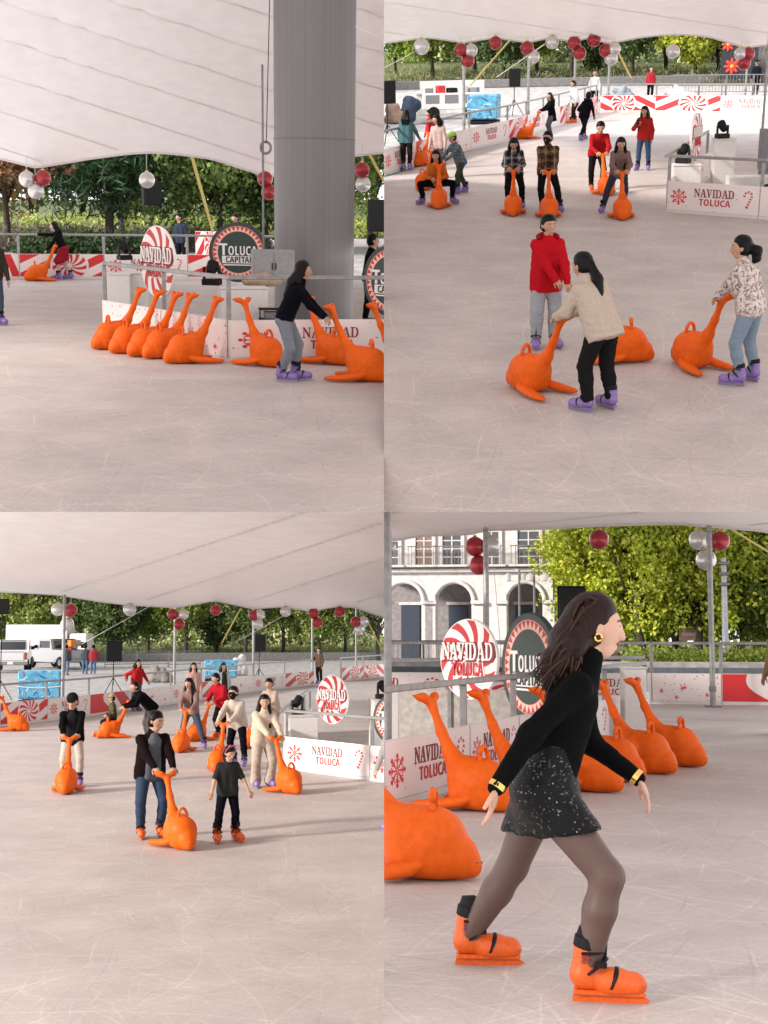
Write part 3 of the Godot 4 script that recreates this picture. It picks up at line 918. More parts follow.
func mint_sign(label: String, at: Transform3D, d: float) -> Node3D:
	if not M.has("mint"):
		var im := Image.create(512, 512, false, Image.FORMAT_RGB8)
		for y in 512:
			for x in 512:
				var p := Vector2(x - 255.5, y - 255.5) / 255.5
				var w := fposmod((p.angle() + p.length() * 1.0) / TAU * 10.0, 1.0)
				im.set_pixel(x, y, Color(0.70, 0.13, 0.15) if w < 0.46 and p.length() < 0.985 else Color(0.90, 0.84, 0.83))
		printed("mint", im)
	var o := thing("peppermint_sign", label, "sign", at, "round signs of the rink")
	var r := d * 0.5
	var dk := part(o, "disc", disc(r, 0.05), M.mint)
	part(dk, "edge", Shape.new().lathe([Vector2(r, -0.026), Vector2(r + 0.008, -0.02), Vector2(r + 0.008, 0.02), Vector2(r, 0.026)], 48, Transform3D(Basis(Vector3.RIGHT, PI / 2), Vector3.ZERO)).mesh(), M.white_print)
	for row in [["NAVIDAD", 0.09, 0.20], ["TOLUCA", -0.13, 0.16]]:
		var s: float = row[2] * d
		part(o, "lettering_backing", text_mesh(row[0], s * 1.0, 0.016, row[0] == "NAVIDAD"), M.dark_red_print if row[0] == "NAVIDAD" else M.white_print, Transform3D(Basis().scaled(Vector3(0.70, 1.22, 1)), Vector3(0.006, row[1] * d - 0.010, 0.030)))
		part(o, "lettering", text_mesh(row[0], s, 0.016, row[0] == "NAVIDAD"), M.white_print if row[0] == "NAVIDAD" else M.red_print, Transform3D(Basis().scaled(Vector3(0.66, 1.05, 1)), Vector3(0, row[1] * d, 0.042)))
	return o


func city_sign(label: String, at: Transform3D, d: float) -> Node3D:
	if not M.has("city"):
		var im := Image.create(512, 512, false, Image.FORMAT_RGB8)
		for y in 512:
			for x in 512:
				var p := Vector2(x - 255.5, y - 255.5) / 255.5
				var l := p.length()
				var c := Color(0.16, 0.23, 0.21)
				if l > 0.70 and l < 0.90:
					c = Color(0.90, 0.72, 0.66)
					var w := fposmod(p.angle() / TAU * 34.0, 1.0)
					if l > 0.725 and l < 0.875 and absf(w - 0.5) < 0.46 * (l - 0.725) / 0.15: c = Color(0.68, 0.19, 0.17)
					if l > 0.885 or l < 0.712: c = Color(0.62, 0.20, 0.17)
				im.set_pixel(x, y, c)
		printed("city", im)
	var o := thing("city_sign", label, "sign", at, "round signs of the rink")
	var r := d * 0.5
	var dk := part(o, "disc", disc(r, 0.07), M.city)
	part(dk, "edge", Shape.new().lathe([Vector2(r, -0.036), Vector2(r + 0.012, -0.03), Vector2(r + 0.012, 0.03), Vector2(r, 0.036)], 48, Transform3D(Basis(Vector3.RIGHT, PI / 2), Vector3.ZERO)).mesh(), M.green_print)
	part(o, "lettering", text_mesh("T", d * 0.20, 0.012), M.white_print, Transform3D(Basis(), Vector3(-0.255 * d, 0.045 * d, 0.042)))
	part(o, "lettering", text_mesh("OLUCA", d * 0.15, 0.012), M.white_print, Transform3D(Basis().scaled(Vector3(0.74, 1.05, 1)), Vector3(0.075 * d, 0.025 * d, 0.042)))
	part(o, "plate", Shape.new().box(Vector3(0.02 * d, -0.125 * d, 0.040), Vector3(0.60 * d, 0.125 * d, 0.01)).mesh(), M.white_print)
	part(o, "lettering", text_mesh("CAPITAL", d * 0.10, 0.012), M.green_print, Transform3D(Basis().scaled(Vector3(0.86, 1, 1)), Vector3(0.02 * d, -0.125 * d, 0.048)))
	part(o, "small_line", Shape.new().box(Vector3(0.02 * d, -0.215 * d, 0.040), Vector3(0.56 * d, 0.02 * d, 0.008)).mesh(), M.white_print)
	return o


func ball(label: String, px: float, py: float, depth: float, rpx: float, red: bool, up_px := 0.0) -> void:
	# a big tree ball on a thread from the canopy
	var at := D(px, py, depth)
	var r := rpx * depth / F
	var key := "ball%.2f" % r
	if not shared.has(key): shared[key] = Shape.new().ball(Vector3.ZERO, Vector3.ONE * r, Basis(), 14, 22).mesh()
	var o := thing("ornament_ball", label, "ornament", Transform3D(Basis(Vector3.UP, rng.randf() * 6.0), at), "red and silver balls under the canopy")
	part(o, "globe", shared[key], M.red_ornament if red else M.silver_ornament)
	part(o, "cap", Shape.new().lathe([Vector2(0, r * 1.12), Vector2(r * 0.2, r * 1.12), Vector2(r * 0.22, r * 0.94)], 10).mesh(), M.gold)
	part(o, "thread", Shape.new().tube([Vector3(0, r * 1.05, 0), Vector3(0, r * 1.05 + (0.45 if up_px == 0.0 else up_px * depth / F), 0)], [0.008], 5).mesh(), M.rope)


func speaker(label: String, px: float, py: float, w: float, hh: float, top_y: float, yaw := 0.0) -> void:
	# a loudspeaker on a tripod; px, py: the foot on the ground
	var o := thing("loudspeaker", label, "loudspeaker", pose(G(px, py), yaw), "loudspeakers on tripods")
	var y := top_y - hh * 0.5
	part(o, "cabinet", Shape.new().prism(PackedVector2Array([Vector2(-w * 0.5, -w * 0.35), Vector2(w * 0.5, -w * 0.35), Vector2(w * 0.34, w * 0.4), Vector2(-w * 0.34, w * 0.4)]), -hh * 0.5, hh * 0.5, Transform3D(Basis(Vector3.RIGHT, Vector3(0, 0, -1), Vector3.UP), Vector3(0, y, 0))).mesh(), M.rubber)
	part(o, "grille", Shape.new().box(Vector3(0, y, w * 0.36), Vector3(w * 0.9, hh * 0.9, 0.02), Basis(), 0.008).mesh(), M.black)
	part(o, "pole", Shape.new().tube([Vector3(0, 0.45, 0), Vector3(0, y - hh * 0.4, 0)], [0.02], 8).mesh(), M.black)
	for k in 3:
		var t := TAU * k / 3.0 + 0.5
		part(o, "leg", Shape.new().tube([Vector3(0, 0.75, 0), Vector3(cos(t) * 0.5, 0.01, sin(t) * 0.5)], [0.016], 6).mesh(), M.black)


func board_print(k: int) -> StandardMaterial3D:
	var key := "board%d" % k
	if M.has(key): return M[key]
	var im := Image.create(512, 160, false, Image.FORMAT_RGB8)
	im.fill(Color(0.90, 0.86, 0.85))
	rng.seed = 40 + k
	var red := Color(0.80, 0.16, 0.18)
	if k == 0 or k == 1:                              # peppermint swirl board
		var c := Vector2(300, 80) if k == 0 else Vector2(215, 80)
		for y in 160:
			for x in 512:
				var p := Vector2(x, y) - c
				var l := p.length()
				if l < 105.0 and l > 16.0 and fposmod((p.angle() + l * 0.006) / TAU * 11.0, 1.0) < 0.5: im.set_pixel(x, y, red)
				elif l >= 118.0 and fposmod((x * 0.5 + y * (0.9 if k == 0 else -0.9)) / 120.0, 1.0) < 0.5: im.set_pixel(x, y, red)
	elif k == 2:                                       # lettered board: the words are set on it; ornament, cane and dots
		for a in 8:
			var t := TAU * a / 8.0
			var e := Vector2(66, 84) + Vector2(cos(t), sin(t)) * 40.0
			stroke(im, [Vector2(66, 84), e], 3.0, red)
			dab(im, e.x, e.y, 7.0, red)
			var m := Vector2(66, 84) + Vector2(cos(t), sin(t)) * 24.0
			for s in [-1.0, 1.0]: stroke(im, [m, m + Vector2(cos(t + s * 0.9), sin(t + s * 0.9)) * 13.0], 2.4, red)
		dab(im, 66, 84, 9.0, Color(0.9, 0.5, 0.5))
		var cane := []
		for a in 13:
			var t := PI + PI * a / 12.0
			cane.append(Vector2(455 + cos(t) * 20.0, 55 + sin(t) * 22.0))
		cane.append(Vector2(450, 120))
		stroke(im, cane, 6.5, Color(0.70, 0.2, 0.2), Color(0.92, 0.88, 0.87), 8.0)
		for a in 26: dab(im, rng.randf() * 512.0, rng.randf() * 160.0, rng.randf_range(1.5, 4.0), Color(0.85, 0.45, 0.45))
	elif k == 3:                                       # dots and stars
		for a in 60: dab(im, rng.randf() * 512.0, rng.randf() * 160.0, rng.randf_range(1.5, 5.0), red if rng.randf() < 0.5 else Color(0.85, 0.55, 0.55))
		for a in 5:
			var c := Vector2(rng.randf_range(30, 480), rng.randf_range(20, 140))
			for b in 4:
				var t := PI * b / 4.0
				stroke(im, [c - Vector2(cos(t), sin(t)) * 14.0, c + Vector2(cos(t), sin(t)) * 14.0], 2.0, red)
	else:                                              # red corner board
		for y in 160:
			for x in 512:
				if x < 150 + y * 0.9 - 60.0 * sin(y * 0.02) or (x > 260 + y * 0.8 and x < 380 + y): im.set_pixel(x, y, red)
	return printed(key, im, 0.45)


func lettered(board: Node3D, w: float, hh: float, at: Transform3D) -> void:
	part(board, "lettering", text_mesh("NAVIDAD", hh * 0.27, 0.004, true), M.dark_red_print, at * Transform3D(Basis().scaled(Vector3(0.85, 1, 1)), Vector3(w * 0.02, hh * 0.14, 0.006)))
	part(board, "lettering", text_mesh("TOLUCA", hh * 0.23, 0.004), M.red_print, at * Transform3D(Basis(), Vector3(w * 0.03, -hh * 0.17, 0.006)))


func fence(label: String, pts: Array, prints: Array, bh := 0.55, rail := 1.15, panel := 2.0, gap := 0.06, foot := true) -> Node3D:
	# rink boards on posts with a top rail, along a line of ground points; each panel, post and rail length is a piece
	var o := thing("rink_barrier", label, "barrier", Transform3D(), "barriers of the rink")
	var k := 0
	for e in pts.size() - 1:
		var a: Vector3 = pts[e]; var b: Vector3 = pts[e + 1]
		var L := a.distance_to(b)
		var m := maxi(1, int(round(L / panel)))
		var d := (b - a) / L
		var n := d.cross(Vector3.UP)
		if n.dot((a + b) * -0.5) < 0.0: n = -n              # boards face the camera's side
		for q in m:
			var p0 := a + d * (L * q / m); var p1 := a + d * (L * (q + 1) / m)
			var w := (p1 - p0).length() - 0.012
			var c := (p0 + p1) * 0.5 + Vector3.UP * (gap + bh * 0.5)
			var xb := Vector3.UP.cross(n)
			var bs := Basis(xb, Vector3.UP, n)
			var pk: int = prints[k % prints.size()]
			var sh := Shape.new()
			sh.box(Vector3(0, 0, -0.012), Vector3(w, bh, 0.02), Basis(), 0.003)
			var bd := part(o, "board", sh.mesh(), M.white_board, Transform3D(bs, c))
			part(bd, "print", Shape.new().quad(Vector3(-w * 0.5 + 0.01, -bh * 0.5 + 0.01, 0.002), Vector3(w * 0.5 - 0.01, -bh * 0.5 + 0.01, 0.002), Vector3(w * 0.5 - 0.01, bh * 0.5 - 0.01, 0.002), Vector3(-w * 0.5 + 0.01, bh * 0.5 - 0.01, 0.002)).mesh(), board_print(pk))
			if pk == 2: lettered(bd, w, bh, Transform3D())
			if foot: part(o, "kick_strip", Shape.new().box(c - Vector3.UP * (bh * 0.5 + gap * 0.5), Vector3(w, gap * 0.96, 0.03), bs).mesh(), M.white_case)
			part(o, "rail", Shape.new().bar(p0 + Vector3.UP * rail - n * 0.06, p1 + Vector3.UP * rail - n * 0.06, 0.06, 0.06, 0.008).mesh(), M.steel)
			part(o, "post", Shape.new().bar(p0 - n * 0.065, p0 + Vector3.UP * (rail - 0.032) - n * 0.065, 0.07, 0.07, 0.008).mesh(), M.steel)
			if q == m - 1 and e == pts.size() - 2: part(o, "post", Shape.new().bar(p1 - n * 0.065, p1 + Vector3.UP * (rail - 0.032) - n * 0.065, 0.07, 0.07, 0.008).mesh(), M.steel)
			k += 1
	return o


func pedestal(label: String, at: Transform3D, w: float, hh: float, d: float) -> void:
	var o := thing("pedestal", label, "pedestal", at)
	part(o, "case", Shape.new().box(Vector3(0, hh * 0.5, 0), Vector3(w, hh, d), Basis(), 0.012).mesh(), M.white_case)
	part(o, "top_panel", Shape.new().box(Vector3(0, hh + 0.012, 0), Vector3(w + 0.03, 0.022, d + 0.03), Basis(), 0.005).mesh(), M.white_case)


func stage_light(label: String, at: Transform3D, s := 1.0) -> void:
	var o := thing("stage_light", label, "stage light", at, "stage lights on the booth")
	part(o, "base", Shape.new().box(Vector3(0, 0.06 * s, 0), Vector3(0.34, 0.12, 0.26) * s, Basis(), 0.015).mesh(), M.black)
	for sg in [-1.0, 1.0]: part(o, "yoke_arm", Shape.new().box(Vector3(sg * 0.15 * s, 0.22 * s, 0), Vector3(0.035, 0.24, 0.09) * s, Basis(), 0.008).mesh(), M.black)
	var b := Basis(Vector3.RIGHT, -0.9)
	part(o, "head", Shape.new().lathe([Vector2(0, -0.13), Vector2(0.08, -0.13), Vector2(0.105, -0.02), Vector2(0.115, 0.14), Vector2(0.10, 0.15), Vector2(0.095, 0.12), Vector2(0, 0.11)], 18, Transform3D(b.scaled(Vector3.ONE * s), Vector3(0, 0.30 * s, 0))).mesh(), M.rubber)


# ---- trees ------------------------------------------------------------------------------------------------------------------------
func clump(kind: int) -> Array:          # [points, normals, tones] of a few leaves
	var key := "clump%d" % kind
	if shared.has(key): return shared[key]
	var v := PackedVector3Array(); var n := PackedVector3Array(); var c := PackedColorArray()
	var r := RandomNumberGenerator.new(); r.seed = 11 + kind
	for k in 13:
		var p := Vector3(r.randfn(), r.randfn() * 0.8, r.randfn()) * 0.32
		var b := Basis.from_euler(Vector3(r.randf() * 6.3, r.randf() * 6.3, r.randf() * 6.3))
		var w := r.randf_range(0.10, 0.16); var l := r.randf_range(0.15, 0.27)
		if kind == 1: w *= 0.4; l *= 1.8
		var t := r.randf_range(0.6, 1.4)
		v.append_array([p - b.y * l, p + b.x * w + b.z * 0.03, p + b.y * l, p - b.x * w + b.z * 0.03])
		for q in 4:
			n.append(b.z); c.append(Color(t * r.randf_range(0.9, 1.12), t, t * r.randf_range(0.75, 1.1)))
	shared[key] = [v, n, c]
	return shared[key]


func tree(label: String, base: Vector3, hh: float, r: Vector3, col: Color, q := {}) -> Node3D:
	# a tapered trunk, limbs and a crown of leaf clumps set along twigs, with gaps between the boughs
	var o := thing(q.get("name", "tree"), label, "tree", Transform3D(Basis(), base), q.get("group", "trees behind the rink"))
	var rr := RandomNumberGenerator.new(); rr.seed = int(absf(base.x * 71.0 + base.z * 13.0)) + 3
	var tr := Shape.new()
	var th: float = q.get("trunk", 0.4) * hh
	var tw: float = q.get("thick", 0.028) * hh
	tr.tube([Vector3(0, -0.2, 0), Vector3(0.02 * hh * rr.randfn() * 0.4, th * 0.5, 0), Vector3(0, th, 0.01 * hh), Vector3(rr.randfn() * 0.02 * hh, hh * 0.82, 0)], [tw * 1.25, tw, tw * 0.85, tw * 0.2], 9)
	part(o, "trunk", tr.mesh(), M.bark)
	var c := Vector3(0, hh - r.y, 0)
	var xfs: Array[Transform3D] = []
	var cols: Array[Color] = []
	var boughs: int = q.get("boughs", 46)
	var per: int = q.get("per", 12)
	var cs: float = q.get("clump", 1.0)
	var sg := [Vector3(-1 if stage % 2 == 0 else 1, 0, 0), Vector3(0, 1 if stage < 2 else -1, 0)]
	var limbs := Shape.new()
	for k in boughs:
		var d := Vector3(rr.randfn(), rr.randfn() * 0.9 + 0.15, rr.randfn()).normalized()
		var e := c + d * r * rr.randf_range(0.45, 1.0)
		if e.y < th * 0.75: e.y = th * 0.75 + rr.randf() * 0.6
		if k % 4 == 0: limbs.tube([Vector3(0, lerpf(th * 0.7, hh * 0.7, rr.randf()), 0), (Vector3(0, th, 0) + e) * 0.5, e], [tw * 0.5, tw * 0.3, tw * 0.1], 5)
		var br: float = rr.randf_range(0.14, 0.27) * minf(r.x, r.y) * q.get("bough", 1.0)
		var tone := rr.randf_range(0.72, 1.3)
		for m in per:
			var p := e + Vector3(rr.randfn(), rr.randfn() * 0.75, rr.randfn()) * br
			var sc := rr.randf_range(0.75, 1.3) * cs
			var wp := T * (base + p) - CAM
			if wp.dot(sg[0]) < sc * 0.62 or wp.dot(sg[1]) < sc * 0.62: continue
			xfs.append(Transform3D(Basis.from_euler(Vector3(rr.randf() * 6.3, rr.randf() * 6.3, rr.randf() * 6.3)).scaled(Vector3.ONE * sc), p))
			var w := tone * rr.randf_range(0.85, 1.15)
			cols.append(Color(col.r * w * rr.randf_range(0.92, 1.1), col.g * w, col.b * w) * 1.45)
	if limbs.v.size() > 0: part(o, "limbs", limbs.mesh(), M.bark)
	if xfs.size() > 0: leaves(o, "crown", xfs, cols, q.get("kind", 0))
	return o


func leaves(o: Node3D, called: String, xfs: Array[Transform3D], cols: Array[Color], kind := 0) -> MeshInstance3D:
	var cl: Array = clump(kind)
	var m: int = cl[0].size()
	var v := PackedVector3Array(); var n := PackedVector3Array(); var c := PackedColorArray(); var ix := PackedInt32Array()
	c.resize(m * xfs.size()); n.resize(m * xfs.size()); ix.resize(m / 4 * 6 * xfs.size())
	var at := 0; var w := 0
	for k in xfs.size():
		var xf := xfs[k]
		v.append_array(xf * (cl[0] as PackedVector3Array))
		var bs := xf.basis.orthonormalized()
		var cc := cols[k]
		for q in range(0, m, 4):
			var nn: Vector3 = bs * cl[1][q]
			var tc: Color = cl[2][q] * cc
			for e in 4:
				n[at + e] = nn; c[at + e] = tc
			ix[w] = at; ix[w + 1] = at + 2; ix[w + 2] = at + 1; ix[w + 3] = at; ix[w + 4] = at + 3; ix[w + 5] = at + 2
			at += 4; w += 6
	var arr := []
	arr.resize(Mesh.ARRAY_MAX)
	arr[Mesh.ARRAY_VERTEX] = v; arr[Mesh.ARRAY_NORMAL] = n; arr[Mesh.ARRAY_COLOR] = c; arr[Mesh.ARRAY_INDEX] = ix
	var am := ArrayMesh.new(); am.add_surface_from_arrays(Mesh.PRIMITIVE_TRIANGLES, arr)
	return part(o, called, am, M.leaf)


func bank(called: String, label: String, category: String, a: Vector3, b: Vector3, deep: float, high: float, col: Color, count: int, cs := 0.6, kind := 0) -> void:
	# low planting between two ground points
	var o := Node3D.new(); o.name = numbered(called); add_child(o); o.transform = T; describe(o, label, category); o.set_meta("kind", "stuff"); stage_of[o] = stage
	var xfs: Array[Transform3D] = []; var cols: Array[Color] = []
	var sg := [Vector3(-1 if stage % 2 == 0 else 1, 0, 0), Vector3(0, 1 if stage < 2 else -1, 0)]
	for k in count:
		var p := a.lerp(b, rng.randf()) + Vector3(0, rng.randf() * rng.randf() * high, -rng.randf() * deep)
		var sc := rng.randf_range(0.7, 1.3) * cs
		var wp := T * p - CAM
		if wp.dot(sg[0]) < sc * 0.6 or wp.dot(sg[1]) < sc * 0.6: continue
		xfs.append(Transform3D(Basis.from_euler(Vector3(rng.randf() * 6.3, rng.randf() * 6.3, 0)).scaled(Vector3.ONE * sc), p))
		var w := rng.randf_range(0.7, 1.3)
		cols.append(Color(col.r * w, col.g * w, col.b * w))
	leaves(o, "leaves", xfs, cols, kind)


# ---- canopy -----------------------------------------------------------------------------------------------------------------------
func sheet(pts: Array) -> Shape:          # rows of points -> smooth sheet
	var s := Shape.new()
	var R := pts.size(); var Cn: int = pts[0].size()
	for r in R:
		for c in Cn:
			var du: Vector3 = pts[r][mini(c + 1, Cn - 1)] - pts[r][maxi(c - 1, 0)]
			var dv: Vector3 = pts[mini(r + 1, R - 1)][c] - pts[maxi(r - 1, 0)][c]
			var n := du.cross(dv).normalized()
			if n.y > 0.0: n = -n
			s.vert(pts[r][c], n, Vector2(float(c) / Cn, float(r) / R))
	for r in R - 1:
		for c in Cn - 1:
			var a := r * Cn + c
			s.idx.append_array([a, a + 1, a + Cn, a + 1, a + Cn + 1, a + Cn])
	return s


func ground(called: String, quad: Array, y: float, mt: Material, uv := 1.0) -> void:
	var s := Shape.new()
	for p in quad: s.vert(Vector3(p.x, y, p.z), Vector3.UP, Vector2(p.x, p.z) * uv)
	for k in range(1, quad.size() - 1): s.idx.append_array([0, k, k + 1])
	structure(called, s.mesh(), mt)


func pole(label: String, px: float, py: float, high: float, r := 0.05, called := "tent_pole") -> void:
	var o := thing(called, label, "pole", Transform3D(Basis(), G(px, py)), "poles that carry the canopy")
	part(o, "tube", Shape.new().tube([Vector3.ZERO, Vector3(0, high, 0)], [r], 10).mesh(), M.steel)
	part(o, "base_plate", Shape.new().box(Vector3(0, 0.012, 0), Vector3(0.3, 0.024, 0.3), Basis(), 0.004).mesh(), M.dull_steel)
	part(o, "collar", Shape.new().lathe([Vector2(r + 0.001, 0.3), Vector2(r + 0.015, 0.3), Vector2(r + 0.015, 0.4), Vector2(r + 0.001, 0.4)], 12).mesh(), M.dull_steel)


func strap(label: String, a: Vector3, b: Vector3, w := 0.05, key := "strap") -> void:
	single("guy_strap", label, "strap", Shape.new().bar(a, b, w, 0.012).mesh(), M[key], Transform3D(), "straps that hold the canopy down")


func push(aid_label: String, who: String, px: float, py: float, yaw: float, q: Dictionary, back := 0.98) -> Node3D:
	# a dolphin aid at a ground pixel and the skater who leans on its tail, both hands on the flukes
	dolphin(px, py, yaw, aid_label, q.get("aid", 1.0))
	var ax := pose(G(px, py), yaw)
	var at := ax * Vector3(q.get("shift", 0.0), 0, -back)
	var me := pose(at, yaw + q.get("turn", 0.0)).affine_inverse() * ax
	var w := {"lean": 30, "hip": Vector3(0, -0.05, -0.12), "hands": [me * Vector3(0.125, 0.955, -0.515), me * Vector3(-0.125, 0.955, -0.515)], "head": [0, -8], "feet": [[0.13, 0.02, 8], [-0.13, -0.06, -8]]}
	w.merge(q, true)
	return person(who, at, yaw + q.get("turn", 0.0), w)


func curve_at(pts: Array, x: float) -> float:              # smooth curve through [x, y] pairs
	if x <= pts[0][0]: return pts[0][1]
	for k in pts.size() - 1:
		if x <= pts[k + 1][0]:
			var w: float = (x - pts[k][0]) / (pts[k + 1][0] - pts[k][0])
			var y0: float = pts[maxi(k - 1, 0)][1]; var y3: float = pts[mini(k + 2, pts.size() - 1)][1]
			return cubic_interpolate(pts[k][1], pts[k + 1][1], y0, y3, w) if pts[k].size() < 3 and pts[k + 1].size() < 3 else lerpf(pts[k][1], pts[k + 1][1], w)
	return pts[-1][1]


func canopy(label: String, edge: Array, top: float, de: float, dt: float, slope: float, space: float, sag := 0.22) -> Node3D:
	# one stretched roof sheet from its scalloped far edge (image-row curve, de metres ahead) towards and over the viewer, with welded seams
	var o := thing("tent_canopy", label, "canopy")
	var rows := []
	var x0: float = edge[0][0]; var x1: float = edge[-1][0]
	var nr := 40; var nc := int((x1 - x0) / 7.0)
	var mean := 0.0
	for e in edge: mean += e[1] / edge.size()
	var deep := func(px: float, py: float) -> Vector3:
		var ey := curve_at(edge, px)
		ey = lerpf(ey, mean, clampf((ey - py) / 70.0, 0.0, 1.0))
		var t := clampf((ey - py) / (ey - top), 0.0, 1.0)
		var dd := 1.0 / lerpf(1.0 / de, 1.0 / dt, t)
		var ph := (py - slope * px) / space
		var f := ph - floorf(ph)
		return D(px, py, dd) - Vector3.UP * sag * 4.0 * f * (1.0 - f) * smoothstep(0.0, 0.25, t) * dd / de
	for r in nr + 1:
		var row := []
		for c in nc + 1:
			var px := lerpf(x0, x1, float(c) / nc)
			var ey := curve_at(edge, px)
			row.append(deep.call(px, lerpf(ey, top, pow(float(r) / nr, 1.15))))
		rows.append(row)
	if stage < 2:                                           # the roof goes on over the viewer and out to the sides
		for e in [0.66, 0.33, 0.02]:
			var row := []
			for p in rows[nr]: row.append(Vector3(p.x * (1.0 + 0.5 * (1.0 - e)), lerpf(p.y, 7.0, 1.0 - e), p.z * e))
			rows.append(row)
		for row in rows:
			var a: Vector3 = row[0]; var b: Vector3 = row[-1]
			if stage == 0: row.push_front(Vector3(a.x - 14.0, a.y - 0.6, a.z))
			else: row.push_back(Vector3(b.x + 14.0, b.y - 0.6, b.z))
	part(o, "sheet", sheet(rows).mesh(), M.canopy)
	var hem := Shape.new()
	for c in nc:
		var a: Vector3 = rows[0][c]; var b: Vector3 = rows[0][c + 1]
		hem.bar(a, b, 0.05, 0.09)
	part(o, "hem", hem.mesh(), M.canopy_seam)
	var k0 := int(floorf((top - slope * x1) / space)) - 1
	for k in range(k0, k0 + 90):
		var run := []
		for c in nc + 1:
			var px := lerpf(x0, x1, float(c) / nc)
			var py := k * space + slope * px
			if py < curve_at(edge, px) - 3.0 and py > top: run.append(deep.call(px, py) - Vector3.UP * 0.012)
		if run.size() > 3:
			var s := Shape.new()
			for q in run.size() - 1:
				var w: Vector3 = (run[q + 1] - run[q]).cross(Vector3.UP).normalized() * 0.05
				s.quad(run[q] - w, run[q + 1] - w, run[q + 1] + w, run[q] + w)
			part(o, "seam", s.mesh(), M.canopy_seam)
	return o


func _ready() -> void:
	# ---- camera, sky, sun, exposure
	var cam := Camera3D.new(); cam.name = "camera"; cam.position = CAM; cam.fov = rad_to_deg(2.0 * atan(512.0 / F)); cam.far = 900.0; cam.near = 0.1; add_child(cam)
	var env := Environment.new(); env.background_mode = Environment.BG_SKY; env.tonemap_mode = Environment.TONE_MAPPER_LINEAR; env.tonemap_exposure = 1.92
	env.sdfgi_enabled = true; env.ssao_enabled = true; env.ssil_enabled = true
	var sm := ProceduralSkyMaterial.new()
	sm.sky_top_color = Color(0.93, 0.93, 0.95); sm.sky_horizon_color = Color(0.99, 0.975, 0.96); sm.ground_horizon_color = Color(0.99, 0.975, 0.96); sm.ground_bottom_color = Color(0.95, 0.93, 0.92); sm.sun_angle_max = 0.0
	var sky := Sky.new(); sky.sky_material = sm; env.sky = sky
	var we := WorldEnvironment.new(); we.name = "environment"; we.environment = env; add_child(we)
	var sun := DirectionalLight3D.new(); sun.name = "sun"; sun.light_energy = 1.0; sun.light_angular_distance = 8.0; sun.light_color = Color(1.0, 0.965, 0.93); sun.shadow_enabled = true; add_child(sun)
	sun.look_at_from_position(Vector3.ZERO, -Vector3(-1.0, 0.42, 0.55))

	frames = [frame(187, 192, 2.53, 300), frame(21, 576, 3.95, 480), frame(622, 192, 3.0, 384), frame(628, 576, 1.525, 384)]
	eye = [2.53, 3.95, 3.0, 1.525]
	bumps.frequency = 1.0; bumps.fractal_octaves = 2; bumps.seed = 4
	make_materials()
	ice_material()
	aid = make_aid()
	skates = {"purple": make_skate(Color(0.27, 0.17, 0.46), Color.WHITE), "orange": make_skate(Color(0.80, 0.115, 0.01), Color(0.78, 0.125, 0.01))}
	part(skates.orange, "logo", text_mesh("gF", 0.03, 0.004), M.dark_red_print, Transform3D(Basis(Vector3.UP, -PI / 2), Vector3(-0.063, 0.19, -0.06)))
	# the four stages, large structure first in each
	go(0); stage_pillar()
	go(1); stage_wide()
	go(2); stage_crowd()
	go(3); stage_skater()
	trim_stages()
	for o in stage_of.keys():
		if o.get_class() == "Node3D" and o.get_child_count() == 0: o.queue_free(); remove_child(o)
	aid.free()
	for k in skates: skates[k].free()


